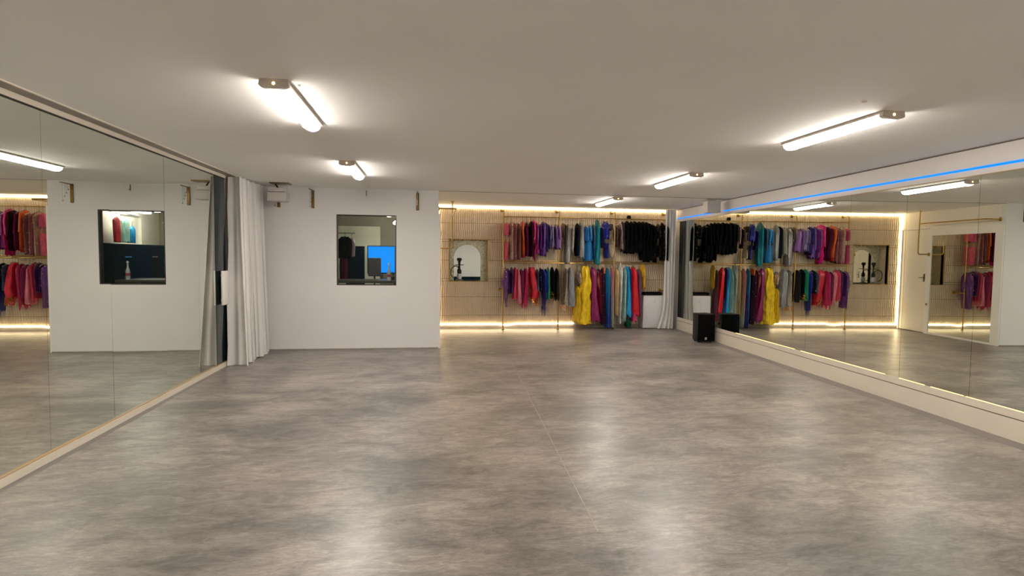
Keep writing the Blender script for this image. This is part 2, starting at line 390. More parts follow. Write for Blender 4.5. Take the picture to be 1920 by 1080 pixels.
bm = bmesh.new(); lathe(bm, [(.001, 0), (.03, .0), (.032, .02), (.032, .13), (.02, .17), (.012, .2), (.012, .25)]); obj('body', bm, M['glasswhite'], t, True)
bm = bmesh.new(); lathe(bm, [(.004, .25), (.016, .262), (.018, .272), (.012, .285), (.002, .29)]); obj('stopper', bm, M['white'], t, True)
bm = bmesh.new(); lathe(bm, [(.0325, .06), (.0335, .062), (.0335, .1), (.0325, .102)]); l_ = obj('paper_label', bm, mat('label_red', (190, 70, 90), .5, noise=.1), t)
t = thing('potted_plant', 'small green leafy plant right of the frosted bottle', 'plant', (-.60, 9.70, 1.06))
bm = bmesh.new(); lathe(bm, [(.001, 0), (.025, 0), (.032, .06), (.028, .06), (.001, .055)]); obj('pot', bm, M['desk'], t, True)
bm = bmesh.new()
for k in range(11):
    a = k*2.4; L_ = .07+.06*random.random(); dx, dy = math.cos(a), math.sin(a)
    p = [Vector((0, 0, .055)), Vector((dx*.012, dy*.012, .055+L_*.6)), Vector((dx*.035, dy*.035, .055+L_))]
    s = Vector((-dy, dx, 0))*.008
    v = [bm.verts.new(q) for q in (p[0]-s*.3, p[0]+s*.3, p[1]+s, p[2], p[1]-s)]; bm.faces.new(v)
obj('leaves', bm, M['green'], t)
bx_ = thing('side_cabinet', 'low dark teal upholstered bench unit by the office side wall', 'cabinet', (-.33, 11.2, 0))
bx('carcass', M['teal_fabric'], -.15, .25, -1.6, 1.0, .1, 1.62, bx_, bev=.02); bx('plinth', M['black'], -.13, .24, -1.58, .99, 0, .1, bx_)
for k in range(3): bx('drawer_pull', M['steel'], -.165, -.15, -1.3+k*.9, -1.1+k*.9, 1.40, 1.42, bx_)

# garments -------------------------------------------------------
def loft(bm, rows, yc, dep, jag=0., ph=0., k=5, amp=.14, n=26, wav=0., shoulder=True):
    # rows: (z, x0, x1) from top to bottom; densify
    R = []
    for i in range(len(rows)-1):
        a, b = rows[i], rows[i+1]; m = max(1, int(abs(a[0]-b[0])/.045))
        for j in range(m):
            f = j/m; R.append(tuple(a[q]*(1-f)+b[q]*f for q in range(3)))
    R.append(rows[-1]); zt = R[0][0]; zb = R[-1][0]; rings = []
    for i, (z, x0, x1) in enumerate(R):
        f = (zt-z)/max(zt-zb, 1e-4)
        d = dep*(.35+.65*min(1, f/.12)) if shoulder else dep
        a = (x1-x0)/2; cx = (x0+x1)/2; ring = []
        for q in range(n):
            t = 2*PI*q/n
            rip = 1 + amp*(.4+.6*f)*math.sin(k*t+ph+f*1.7) + amp*.5*math.sin((2*k+1)*t+ph*2.1)
            xx = cx + a*math.cos(t)*rip + wav*.02*math.sin(z*38+ph)*f
            yy = yc + d*math.sin(t)*(1+.12*math.sin(3*t+ph+f*2.2))*(1-.10*f)
            zz = z
            if i >= len(R)-2: zz -= jag*(.6-.9*abs(math.sin(2.5*t+ph*3))+.4*math.sin(6*t+ph))*(1 if i == len(R)-1 else .35) + .006*math.sin(7*t+ph)
            if shoulder and i == 0: zz -= .02*abs(math.sin(t))
            ring.append(bm.verts.new((xx, yy, zz)))
        rings.append(ring)
    for i in range(len(rings)-1):
        for q in range(n): bm.faces.new((rings[i][q], rings[i][(q+1) % n], rings[i+1][(q+1) % n], rings[i+1][q]))
    bm.faces.new(rings[0]); bm.faces.new(rings[-1])

def beads(bm, rows, yc, dep, num, rnd, bottom=False, size=.006):
    zt, zb = rows[0][0], rows[-1][0]
    for _ in range(num):
        f = (.8+.2*rnd.random()) if bottom else rnd.random()
        z = zt+(zb-zt)*f
        for i in range(len(rows)-1):
            if rows[i][0] >= z >= rows[i+1][0]:
                g = (rows[i][0]-z)/max(rows[i][0]-rows[i+1][0], 1e-5)
                x0 = rows[i][1]*(1-g)+rows[i+1][1]*g; x1 = rows[i][2]*(1-g)+rows[i+1][2]*g; break
        else: continue
        t = PI+PI*rnd.random(); x = (x0+x1)/2+(x1-x0)/2*1.1*math.cos(t); y = yc+dep*1.06*math.sin(t)
        s = size*(.6+.8*rnd.random())
        v = [bm.verts.new((x+dx*s, y+dy*s, z+dz*s)) for dx, dy, dz in ((1, 0, 0), (-1, 0, 0), (0, 1, 0), (0, -1, 0), (0, 0, 1), (0, 0, -1))]
        for q in ((0, 2, 4), (2, 1, 4), (1, 3, 4), (3, 0, 4), (2, 0, 5), (1, 2, 5), (3, 1, 5), (0, 3, 5)): bm.faces.new([v[i] for i in q])

RAIL_U, RAIL_L, YR = 2.282, 1.356, 11.40
GARMENTS = [
 ('U', 'belly_dance_costume', 'costume', 'bright pink two-piece costume hanging next to the leftmost gold post, upper rail',(196, 62, 112), 'satin', [(2.164, 1.525, 1.543),(2.151, 1.51, 1.558),(2.113, 1.491, 1.581),(2.036, 1.485, 1.585),(1.946, 1.479, 1.593),(1.908, 1.491, 1.583)], {'p2': ([(1.801, 1.523, 1.537),(1.781, 1.514, 1.546),(1.722, 1.498, 1.564),(1.603, 1.495, 1.569),(1.464, 1.491, 1.575),(1.404, 1.502, 1.566)],(200, 75, 115))}),
 ('U', 'beaded_blouse', 'costume', 'pale beige beaded costume just right of the bright pink two-piece, upper rail',(196, 158, 138), 'sheer', [(2.187, 1.62, 1.632),(2.148, 1.612, 1.64),(2.033, 1.598, 1.658),(1.802, 1.596, 1.664),(1.532, 1.594, 1.672),(1.416, 1.605, 1.663)], {'beads': 1}),
 ('U', 'sheer_blouse', 'costume', 'sheer dusty rose top, left one of the two left of the orange blouse',(165, 95, 105), 'sheer', [(2.167, 1.684, 1.704),(2.129, 1.679, 1.709),(2.017, 1.664, 1.728),(1.793, 1.662, 1.734),(1.53, 1.659, 1.743),(1.417, 1.67, 1.734)], {'beads': 1}),
 ('U', 'sheer_blouse', 'costume', 'sheer brown-rose top directly left of the orange blouse, upper rail',(150, 92, 92), 'sheer', [(2.158, 1.765, 1.785),(2.122, 1.761, 1.791),(2.014, 1.746, 1.81),(1.799, 1.743, 1.815),(1.547, 1.741, 1.825),(1.439, 1.753, 1.815)], {'beads': 1}),
 ('U', 'blouse', 'blouse', 'bright orange blouse between dusty rose tops and dark maroon tops',(220, 88, 28), 'satin', [(2.213, 1.847, 1.859),(2.178, 1.842, 1.866),(2.072, 1.827, 1.885),(1.859, 1.828, 1.894),(1.611, 1.834, 1.91),(1.505, 1.845, 1.901)], {'p2': ([(1.537, 1.867, 1.879),(1.533, 1.861, 1.885),(1.522, 1.845, 1.903),(1.499, 1.84, 1.906),(1.473, 1.835, 1.911),(1.462, 1.846, 1.902)],(190, 30, 45))}),
 ('U', 'blouse', 'blouse', 'dark plum top directly right of the orange blouse, upper rail',(92, 24, 52), 'velvet', [(2.182, 1.933, 1.949),(2.149, 1.922, 1.96),(2.047, 1.905, 1.983),(1.845, 1.901, 1.989),(1.607, 1.897, 1.999),(1.506, 1.91, 1.99)], {}),
 ('U', 'blouse', 'blouse', 'blackish maroon velvet top left of the hot pink blouse',(58, 12, 32), 'velvet', [(2.206, 2.024, 2.042),(2.17, 2.012, 2.056),(2.064, 1.992, 2.08),(1.851, 1.988, 2.088),(1.603, 1.985, 2.099),(1.496, 1.997, 2.089)], {}),
 ('U', 'blouse', 'blouse', 'hot pink satin blouse with a long pointed tail, upper rail',(222, 22, 118), 'satin', [(2.239, 2.073, 2.103),(2.164, 2.065, 2.129),(1.928, 2.074, 2.132),(1.691, 2.089, 2.145),(1.572, 2.068, 2.126),(1.41, 2.106, 2.126)], {}),
 ('U', 'blouse', 'blouse', 'magenta purple blouse directly right of the hot pink blouse',(135, 36, 112), 'satin', [(2.165, 2.148, 2.162),(2.134, 2.141, 2.169),(2.041, 2.123, 2.191),(1.853, 2.121, 2.197),(1.635, 2.118, 2.206),(1.541, 2.13, 2.196)], {}),
 ('U', 'blouse', 'blouse', 'plum purple blouse with jagged hem, second right of the hot pink blouse',(92, 34, 112), 'velvet', [(2.145, 2.214, 2.228),(2.114, 2.208, 2.234),(2.02, 2.189, 2.257),(1.833, 2.187, 2.263),(1.614, 2.184, 2.272),(1.52, 2.197, 2.263)], {}),
 ('U', 'blouse', 'blouse', 'violet blouse with a dark pointed hem in the purple group',(90, 46, 128), 'satin', [(2.2, 2.27, 2.29),(2.166, 2.257, 2.305),(2.064, 2.235, 2.333),(1.861, 2.23, 2.34),(1.623, 2.226, 2.352),(1.52, 2.239, 2.341)], {'jag': 0.04}),
 ('U', 'blouse', 'blouse', 'navy violet blouse in the middle of the purple group, upper rail',(52, 40, 100), 'velvet', [(2.179, 2.321, 2.339),(2.151, 2.311, 2.351),(2.065, 2.289, 2.377),(1.894, 2.286, 2.384),(1.694, 2.281, 2.395),(1.608, 2.294, 2.384)], {}),
 ('U', 'blouse', 'blouse', 'slate purple blouse right of the navy violet one, upper rail',(92, 80, 128), 'satin', [(2.138, 2.396, 2.41),(2.114, 2.391, 2.415),(2.043, 2.378, 2.432),(1.901, 2.374, 2.438),(1.734, 2.372, 2.446),(1.663, 2.384, 2.436)], {}),
 ('U', 'blouse', 'blouse', 'grey-lilac blouse between slate purple and plum blouses',(118, 104, 146), 'satin', [(2.139, 2.465, 2.479),(2.116, 2.46, 2.484),(2.049, 2.444, 2.504),(1.912, 2.441, 2.509),(1.753, 2.438, 2.518),(1.685, 2.45, 2.508)], {}),
 ('U', 'blouse', 'blouse', 'small plum-violet blouse left of the pale lilac blouse',(96, 58, 120), 'satin', [(2.13, 2.528, 2.542),(2.106, 2.524, 2.548),(2.035, 2.511, 2.565),(1.892, 2.508, 2.57),(1.725, 2.505, 2.579),(1.654, 2.518, 2.568)], {}),
 ('U', 'blouse', 'blouse', 'pale lilac blouse at the right end of the purple group, next to the post',(146, 104, 166), 'satin', [(2.12, 2.59, 2.604),(2.097, 2.584, 2.61),(2.027, 2.567, 2.631),(1.887, 2.556, 2.638),(1.724, 2.536, 2.648),(1.654, 2.548, 2.638)], {}),
 ('U', 'beaded_halter', 'costume', 'narrow gold and silver beaded halter just right of the second post',(170, 150, 120), 'sequin', [(2.176, 2.684, 2.69),(2.162, 2.682, 2.694),(2.12, 2.679, 2.699),(2.035, 2.679, 2.701),(1.937, 2.678, 2.704),(1.894, 2.684, 2.7)], {}),
 ('U', 'sequin_blouse', 'costume', 'short charcoal sequin top left of the long silver dress',(72, 70, 76), 'sequin', [(2.155, 2.728, 2.742),(2.14, 2.723, 2.747),(2.094, 2.712, 2.762),(2.003, 2.708, 2.768),(1.897, 2.703, 2.775),(1.852, 2.716, 2.764)], {}),
 ('U', 'sequin_dress', 'dress', 'long silver-grey sequin dress hanging down past the middle rail',(150, 146, 142), 'sequin', [(2.156, 2.781, 2.801),(2.116, 2.77, 2.812),(1.996, 2.747, 2.843),(1.755, 2.741, 2.845),(1.473, 2.729, 2.843),(1.352, 2.744, 2.832)], {}),
 ('U', 'dress', 'dress', 'off-white satin top right of the long silver sequin dress',(196, 190, 178), 'satin', [(2.147, 2.88, 2.892),(2.119, 2.876, 2.896),(2.037, 2.87, 2.906),(1.87, 2.862, 2.906),(1.676, 2.844, 2.9),(1.593, 2.857, 2.889)], {}),
 ('U', 'dress', 'dress', 'black and dark teal dress between off-white and silver-grey ones',(22, 26, 34), 'velvet', [(2.182, 2.978, 2.994),(2.148, 2.973, 2.999),(2.049, 2.959, 3.019),(1.85, 2.957, 3.027),(1.618, 2.954, 3.038),(1.518, 2.968, 3.028)], {}),
 ('U', 'dress', 'dress', 'silver-grey shiny dress left of the bright blue two-piece',(132, 132, 130), 'satin', [(2.205, 3.055, 3.073),(2.168, 3.047, 3.081),(2.059, 3.026, 3.11),(1.841, 3.023, 3.119),(1.585, 3.019, 3.131),(1.475, 3.034, 3.12)], {}),
 ('U', 'belly_dance_costume', 'costume', 'bright blue two-piece with ruched skirt, left end of the blue group',(28, 104, 170), 'satin', [(2.12, 3.164, 3.18),(2.105, 3.157, 3.187),(2.059, 3.138, 3.21),(1.968, 3.134, 3.216),(1.861, 3.129, 3.225),(1.815, 3.142, 3.214)], {'p2': ([(1.826, 3.202, 3.232),(1.806, 3.181, 3.255),(1.743, 3.148, 3.294),(1.619, 3.139, 3.303),(1.473, 3.13, 3.318),(1.411, 3.145, 3.305)],(24, 108, 168))}),
 ('U', 'blouse', 'blouse', 'azure blue halter top hanging above the ruched blue skirt',(36, 118, 176), 'satin', [(2.143, 3.242, 3.26),(2.127, 3.236, 3.266),(2.078, 3.218, 3.288),(1.98, 3.213, 3.295),(1.865, 3.208, 3.304),(1.816, 3.222, 3.292)], {}),
 ('U', 'blouse', 'blouse', 'dark petrol blue dress left of the long teal dress',(14, 54, 92), 'satin', [(2.156, 3.322, 3.336),(2.121, 3.318, 3.342),(2.016, 3.311, 3.355),(1.806, 3.309, 3.363),(1.561, 3.307, 3.375),(1.456, 3.323, 3.363)], {}),
 ('U', 'dress', 'dress', 'long teal dress with gold trim reaching down to the middle rail',(12, 124, 138), 'satin', [(2.266, 3.396, 3.416),(2.22, 3.388, 3.426),(2.083, 3.365, 3.457),(1.808, 3.363, 3.465),(1.485, 3.361, 3.471),(1.347, 3.377, 3.461)], {'beads': 1}),
 ('U', 'blouse', 'blouse', 'dark navy top between the teal dress and the royal blue set',(26, 30, 78), 'velvet', [(2.105, 3.505, 3.519),(2.084, 3.5, 3.524),(2.024, 3.493, 3.535),(1.902, 3.49, 3.542),(1.76, 3.486, 3.552),(1.699, 3.5, 3.54)], {}),
 ('U', 'belly_dance_costume', 'costume', 'royal blue bra top with a beaded belt, right end of blue group',(26, 36, 150), 'satin', [(2.226, 3.544, 3.622),(2.209, 3.562, 3.604),(2.156, 3.534, 3.638),(2.051, 3.529, 3.645),(1.929, 3.521, 3.657),(1.876, 3.535, 3.645)], {'p2': ([(1.778, 3.607, 3.623),(1.762, 3.601, 3.629),(1.716, 3.59, 3.644),(1.624, 3.585, 3.651),(1.516, 3.581, 3.661),(1.47, 3.596, 3.648)],(28, 34, 110)), 'beads': 1}),
 ('U', 'hip_belt', 'belt', 'dark brown, tan and cream belt hung beside the third post',(70, 58, 62), 'lace', [(2.174, 3.685, 3.699),(2.168, 3.68, 3.704),(2.149, 3.672, 3.714),(2.113, 3.669, 3.717),(2.071, 3.662, 3.726),(2.053, 3.675, 3.715)], {'p2': ([(1.669, 3.712, 3.728),(1.66, 3.706, 3.734),(1.634, 3.696, 3.748),(1.581, 3.69, 3.754),(1.52, 3.683, 3.763),(1.493, 3.699, 3.749)],(206, 186, 160))}),
 ('U', 'hip_belt', 'belt', 'small tan box-shaped pouch on a cord beside the third post',(186, 146, 98), 'satin', [(1.944, 3.696, 3.732),(1.939, 3.704, 3.724),(1.924, 3.697, 3.733),(1.894, 3.696, 3.734),(1.86, 3.694, 3.738),(1.845, 3.7, 3.732)], {}),
 ('U', 'blouse', 'blouse', 'brown lace top first right of the third post',(66, 48, 44), 'lace', [(2.132, 3.81, 3.822),(2.111, 3.805, 3.827),(2.049, 3.799, 3.837),(1.924, 3.799, 3.841),(1.777, 3.797, 3.851),(1.715, 3.807, 3.843)], {}),
 ('U', 'blouse', 'blouse', 'mauve and brown patterned blouse among the lace tops',(150, 122, 122), 'sequin', [(2.188, 3.884, 3.9),(2.162, 3.878, 3.906),(2.083, 3.871, 3.919),(1.925, 3.873, 3.939),(1.74, 3.885, 3.977),(1.661, 3.9, 3.964)], {}),
 ('U', 'blouse', 'blouse', 'dark brown lace blouse touching the left of the black tops',(44, 30, 28), 'lace', [(2.234, 3.945, 3.963),(2.203, 3.938, 3.97),(2.111, 3.926, 3.99),(1.926, 3.923, 3.999),(1.71, 3.92, 4.012),(1.617, 3.936, 4.0)], {}),
 ('U', 'blouse', 'blouse', 'first black top from the left in the black bay, short curved hem',(12, 12, 14), 'velvet', [(2.246, 4.028, 4.052),(2.213, 4.019, 4.061),(2.114, 3.995, 4.093),(1.916, 3.99, 4.104),(1.685, 3.986, 4.12),(1.585, 4.001, 4.109)], {'jag': 0.03}),
 ('U', 'blouse', 'blouse', 'second black top from the left, with small pale neck label',(12, 12, 14), 'velvet', [(2.237, 4.12, 4.144),(2.205, 4.112, 4.154),(2.107, 4.086, 4.186),(1.912, 4.082, 4.196),(1.684, 4.077, 4.213),(1.586, 4.094, 4.2)], {'jag': 0.03}),
 ('U', 'blouse', 'blouse', 'third black top from the left in the dense black group',(12, 12, 14), 'velvet', [(2.25, 4.2, 4.224),(2.217, 4.192, 4.234),(2.12, 4.168, 4.266),(1.925, 4.163, 4.277),(1.696, 4.158, 4.292),(1.598, 4.175, 4.281)], {'jag': 0.03}),
 ('U', 'blouse', 'blouse', 'fourth black top from the left, ending in a straight hem',(12, 12, 14), 'velvet', [(2.241, 4.293, 4.317),(2.209, 4.285, 4.327),(2.113, 4.26, 4.358),(1.921, 4.256, 4.37),(1.696, 4.251, 4.385),(1.6, 4.268, 4.374)], {'jag': 0.03}),
 ('U', 'blouse', 'blouse', 'first of the longer black garments, right of the straight hems',(12, 12, 14), 'velvet', [(2.242, 4.374, 4.398),(2.202, 4.366, 4.408),(2.083, 4.342, 4.44),(1.844, 4.34, 4.452),(1.565, 4.336, 4.47),(1.445, 4.354, 4.458)], {'jag': 0.03}),
 ('U', 'blouse', 'blouse', 'longest black garment with jagged hem, middle of the bay',(12, 12, 14), 'velvet', [(2.233, 4.45, 4.472),(2.192, 4.443, 4.481),(2.069, 4.425, 4.509),(1.823, 4.423, 4.521),(1.536, 4.42, 4.538),(1.413, 4.437, 4.527)], {'jag': 0.03}),
 ('U', 'blouse', 'blouse', 'black garment with narrow sleeves right of the longest one',(12, 12, 14), 'velvet', [(2.212, 4.521, 4.543),(2.174, 4.514, 4.552),(2.059, 4.495, 4.579),(1.83, 4.491, 4.591),(1.562, 4.488, 4.608),(1.447, 4.506, 4.596)], {'jag': 0.03}),
 ('U', 'jacket', 'jacket', 'black jacket with one white button, right edge of dense black group',(14, 13, 14), 'velvet', [(2.18, 4.591, 4.613),(2.144, 4.584, 4.622),(2.036, 4.565, 4.649),(1.82, 4.563, 4.661),(1.567, 4.559, 4.677),(1.459, 4.577, 4.665)], {'beads': 1}),
 ('U', 'pouch', 'bag', 'small round black pouch dangling below the black jacket',(10, 10, 11), 'velvet', [(1.481, 4.642, 4.692),(1.477, 4.651, 4.683),(1.466, 4.642, 4.696),(1.442, 4.634, 4.702),(1.415, 4.626, 4.712),(1.403, 4.642, 4.696)], {}),
 ('U', 'fringe_top', 'costume', 'black fringed top with silver straps left of the curtain',(16, 15, 16), 'lace', [(2.193, 4.71, 4.728),(2.179, 4.703, 4.735),(2.136, 4.694, 4.748),(2.049, 4.689, 4.755),(1.948, 4.682, 4.768),(1.905, 4.699, 4.753)], {'p2': ([(1.75, 4.733, 4.751),(1.737, 4.727, 4.759),(1.701, 4.718, 4.772),(1.627, 4.712, 4.778),(1.541, 4.705, 4.791),(1.504, 4.722, 4.776)],(14, 14, 15)), 'beads': 1}),
 ('U', 'dress', 'dress', 'black dress with silver beads second from the curtain',(15, 14, 15), 'velvet', [(2.228, 4.795, 4.815),(2.189, 4.788, 4.824),(2.071, 4.778, 4.844),(1.834, 4.775, 4.857),(1.557, 4.774, 4.874),(1.438, 4.792, 4.862)], {'beads': 1}),
 ('U', 'dress', 'dress', 'plain black dress hanging against the grey curtain',(11, 11, 12), 'velvet', [(2.186, 4.881, 4.897),(2.148, 4.876, 4.904),(2.037, 4.87, 4.918),(1.813, 4.872, 4.926),(1.552, 4.873, 4.939),(1.439, 4.885, 4.933)], {}),
 ('L', 'skirt', 'skirt', 'purple wrap skirt with a drooping tail beside the leftmost post, lower rail',(96, 42, 122), 'satin', [(1.243, 1.492, 1.552),(1.168, 1.481, 1.587),(0.952, 1.45, 1.6),(0.715, 1.487, 1.569),(0.672, 1.498, 1.558),(0.466, 1.535, 1.549)], {'beads': 1}),
 ('L', 'skirt', 'skirt', 'dark aubergine skirt second from the leftmost post, lower rail',(58, 24, 78), 'velvet', [(1.244, 1.576, 1.588),(1.219, 1.568, 1.596),(1.145, 1.554, 1.614),(0.996, 1.551, 1.619),(0.822, 1.548, 1.626),(0.748, 1.558, 1.616)], {'jag': 0.05}),
 ('L', 'skirt', 'skirt', 'muted purple skirt left of the coral pink skirts',(92, 40, 104), 'satin', [(1.276, 1.641, 1.653),(1.25, 1.633, 1.661),(1.171, 1.619, 1.679),(1.012, 1.616, 1.684),(0.827, 1.613, 1.691),(0.748, 1.624, 1.682)], {'jag': 0.03}),
 ('L', 'skirt', 'skirt', 'coral red skirt fading to pink, lower rail left group',(200, 52, 78), 'satin', [(1.277, 1.709, 1.727),(1.245, 1.694, 1.742),(1.148, 1.675, 1.765),(0.953, 1.669, 1.765),(0.726, 1.656, 1.76),(0.629, 1.668, 1.75)], {'jag': 0.05}),
 ('L', 'skirt', 'skirt', 'pale pink ruffled skirt in front of the coral red one',(218, 116, 130), 'satin', [(1.234, 1.764, 1.782),(1.2, 1.75, 1.796),(1.096, 1.73, 1.82),(0.889, 1.736, 1.834),(0.646, 1.755, 1.859),(0.542, 1.768, 1.848)], {'jag': 0.04}),
 ('L', 'skirt', 'skirt', 'dark raspberry patterned skirt between pale pink and crimson ones',(130, 34, 84), 'lace', [(1.235, 1.836, 1.852),(1.205, 1.824, 1.864),(1.114, 1.806, 1.886),(0.932, 1.803, 1.891),(0.72, 1.799, 1.901),(0.629, 1.811, 1.891)], {}),
 ('L', 'skirt', 'skirt', 'crimson magenta skirt with ragged pointed hem, lower rail',(168, 26, 72), 'satin', [(1.257, 1.918, 1.944),(1.218, 1.899, 1.963),(1.102, 1.875, 1.993),(0.868, 1.867, 1.989),(0.594, 1.853, 1.971),(0.477, 1.867, 1.959)], {'jag': 0.08}),
 ('L', 'skirt', 'skirt', 'bright red chiffon skirt with gold coin fringe, lower rail',(194, 20, 46), 'satin', [(1.28, 2.004, 2.098),(1.193, 1.994, 2.122),(1.009, 2.007, 2.169),(0.792, 2.054, 2.206),(0.673, 2.034, 2.184),(0.52, 2.128, 2.172)], {'beads': 2, 'jag': 0.05}),
 ('L', 'skirt', 'skirt', 'small blue-grey skirt right of the bright red skirt',(54, 70, 104), 'satin', [(1.238, 2.162, 2.174),(1.215, 2.158, 2.178),(1.147, 2.146, 2.192),(1.01, 2.145, 2.197),(0.85, 2.142, 2.204),(0.782, 2.154, 2.194)], {}),
 ('L', 'skirt', 'skirt', 'short navy black skirt with silver beads, lower rail',(20, 24, 44), 'velvet', [(1.26, 2.227, 2.239),(1.237, 2.224, 2.244),(1.167, 2.212, 2.258),(1.027, 2.211, 2.263),(0.863, 2.208, 2.27),(0.793, 2.22, 2.26)], {'beads': 1}),
 ('L', 'skirt', 'skirt', 'royal blue skirt with long hanging fringe, lower rail',(22, 40, 124), 'satin', [(1.239, 2.262, 2.304),(1.152, 2.249, 2.343),(0.847, 2.265, 2.357),(0.629, 2.292, 2.36),(0.411, 2.308, 2.328)], {'fringe': 1}),
 ('L', 'skirt', 'skirt', 'navy blue skirt between the fringed blue and emerald ones',(18, 48, 112), 'velvet', [(1.239, 2.337, 2.351),(1.215, 2.332, 2.358),(1.143, 2.314, 2.38),(1.0, 2.31, 2.386),(0.832, 2.306, 2.394),(0.76, 2.318, 2.384)], {}),
 ('L', 'skirt', 'skirt', 'emerald green skirt, the only green one on lower rail',(28, 136, 98), 'satin', [(1.283, 2.386, 2.4),(1.25, 2.382, 2.406),(1.153, 2.368, 2.424),(0.957, 2.359, 2.431),(0.728, 2.341, 2.441),(0.629, 2.353, 2.431)], {}),
 ('L', 'skirt', 'skirt', 'black skirt with gold hem directly right of the emerald one',(14, 14, 16), 'velvet', [(1.284, 2.468, 2.486),(1.252, 2.457, 2.497),(1.155, 2.436, 2.524),(0.962, 2.433, 2.531),(0.737, 2.428, 2.542),(0.64, 2.442, 2.532)], {'beads': 2}),
 ('L', 'skirt', 'skirt', 'black and dark brown skirt beside the second post, lower rail',(20, 16, 18), 'lace', [(1.263, 2.563, 2.579),(1.23, 2.557, 2.587),(1.132, 2.537, 2.613),(0.936, 2.534, 2.62),(0.706, 2.53, 2.63),(0.607, 2.543, 2.621)], {'jag': 0.06}),
 ('L', 'beaded_costume', 'costume', 'nude and silver beaded costume right of the second post, lower rail',(196, 180, 160), 'sequin', [(1.253, 2.748, 2.764),(1.216, 2.743, 2.769),(1.103, 2.727, 2.791),(0.876, 2.717, 2.803),(0.611, 2.7, 2.822),(0.498, 2.713, 2.813)], {'p2': ([(0.509, 2.682, 2.798),(0.454, 2.695, 2.787),(0.388, 2.741, 2.755)],(226, 178, 140)), 'beads': 1}),
 ('L', 'dress', 'dress', 'dull silver-grey satin dress left of the nude sequin bra',(138, 138, 144), 'satin', [(1.287, 2.85, 2.874),(1.247, 2.833, 2.891),(1.125, 2.808, 2.924),(0.882, 2.807, 2.937),(0.598, 2.81, 2.96),(0.475, 2.825, 2.949)], {}),
 ('L', 'bra_top', 'costume', 'nude bra top covered in glittering sequins above yellow fabric',(206, 184, 170), 'sequin', [(1.223, 3.012, 3.04),(1.135, 2.976, 3.078),(1.026, 2.989, 3.103),(0.949, 3.015, 3.091)], {'beads': 2}),
 ('L', 'skirt', 'skirt', 'golden yellow sheer skirt hanging behind the bright yellow dress',(222, 178, 30), 'satin', [(0.894, 2.996, 3.044),(0.74, 2.972, 3.062),(0.519, 2.964, 3.102),(0.188, 2.935, 3.109),(0.144, 2.958, 3.11)], {}),
 ('L', 'dress', 'dress', 'big bright yellow ruffled dress reaching almost to the floor',(240, 200, 24), 'satin', [(1.312, 3.132, 3.22),(1.257, 3.12, 3.246),(1.092, 3.123, 3.261),(0.96, 3.09, 3.298),(0.784, 3.047, 3.291),(0.718, 3.072, 3.258),(0.519, 3.087, 3.285),(0.298, 3.068, 3.288),(0.165, 3.035, 3.293),(0.11, 3.061, 3.281)], {'jag': 0.03, 'wav': 1, 'amp': 0.34}),
 ('L', 'dress', 'dress', 'magenta purple satin dress widening downwards right of the yellow dress',(138, 22, 92), 'satin', [(1.291, 3.308, 3.35),(1.203, 3.291, 3.405),(0.961, 3.309, 3.397),(0.63, 3.304, 3.416),(0.297, 3.307, 3.493),(0.175, 3.321, 3.519)], {}),
 ('L', 'dress', 'dress', 'burgundy patterned dress behind black and orange straps',(108, 16, 38), 'velvet', [(1.248, 3.445, 3.465),(1.203, 3.439, 3.473),(1.068, 3.419, 3.501),(0.796, 3.425, 3.515),(0.478, 3.439, 3.537),(0.342, 3.456, 3.526)], {}),
 ('L', 'bra_top', 'costume', 'black, white and orange striped bra top on tan straps',(150, 90, 70), 'sequin', [(1.204, 3.426, 3.44),(1.094, 3.403, 3.445),(1.006, 3.375, 3.489),(0.895, 3.403, 3.477),(0.785, 3.449, 3.469)], {}),
 ('L', 'dress', 'dress', 'dark aubergine dress with gold cuff, middle of the long dresses',(48, 22, 44), 'velvet', [(1.26, 3.522, 3.548),(1.203, 3.507, 3.565),(1.033, 3.478, 3.604),(0.691, 3.483, 3.617),(0.291, 3.496, 3.636),(0.119, 3.515, 3.625)], {'beads': 1}),
 ('L', 'blouse', 'blouse', 'small orange top tucked behind the aubergine dress',(214, 92, 34), 'satin', [(1.282, 3.539, 3.575),(1.275, 3.547, 3.567),(1.256, 3.54, 3.576),(1.216, 3.538, 3.578),(1.17, 3.535, 3.583),(1.15, 3.544, 3.576)], {}),
 ('L', 'dress', 'dress', 'teal dress fading to deep blue left of third post',(22, 128, 166), 'satin', [(1.283, 3.627, 3.647),(1.221, 3.621, 3.655),(1.035, 3.603, 3.683),(0.663, 3.608, 3.688),(0.227, 3.62, 3.688),(0.04, 3.638, 3.678)], {'grad': (26, 60, 140)}),
 ('L', 'dress', 'dress', 'deep purple long dress squeezed between teal and pink ones',(64, 34, 118), 'satin', [(0.796, 3.663, 3.701),(0.759, 3.672, 3.692),(0.648, 3.668, 3.704),(0.424, 3.67, 3.71),(0.163, 3.672, 3.718),(0.051, 3.681, 3.715)], {}),
 ('L', 'dress', 'dress', 'long dress fading from pink down to mint, at third post',(226, 128, 148), 'satin', [(1.284, 3.727, 3.741),(1.222, 3.724, 3.748),(1.038, 3.719, 3.761),(0.669, 3.724, 3.772),(0.237, 3.725, 3.789),(0.051, 3.741, 3.781)], {'grad': (140, 172, 154)}),
 ('L', 'dress', 'dress', 'tan jersey dress first right of the third post, lower rail',(200, 170, 118), 'satin', [(1.262, 3.829, 3.847),(1.214, 3.824, 3.854),(1.068, 3.81, 3.876),(0.775, 3.811, 3.879),(0.432, 3.813, 3.877),(0.285, 3.828, 3.868)], {}),
 ('L', 'dress', 'dress', 'long white satin dress in the right lower bay',(236, 237, 234), 'satin', [(1.374, 3.914, 3.93),(1.311, 3.909, 3.937),(1.124, 3.903, 3.953),(0.747, 3.907, 3.951),(0.306, 3.907, 3.939),(0.117, 3.917, 3.937)], {}),
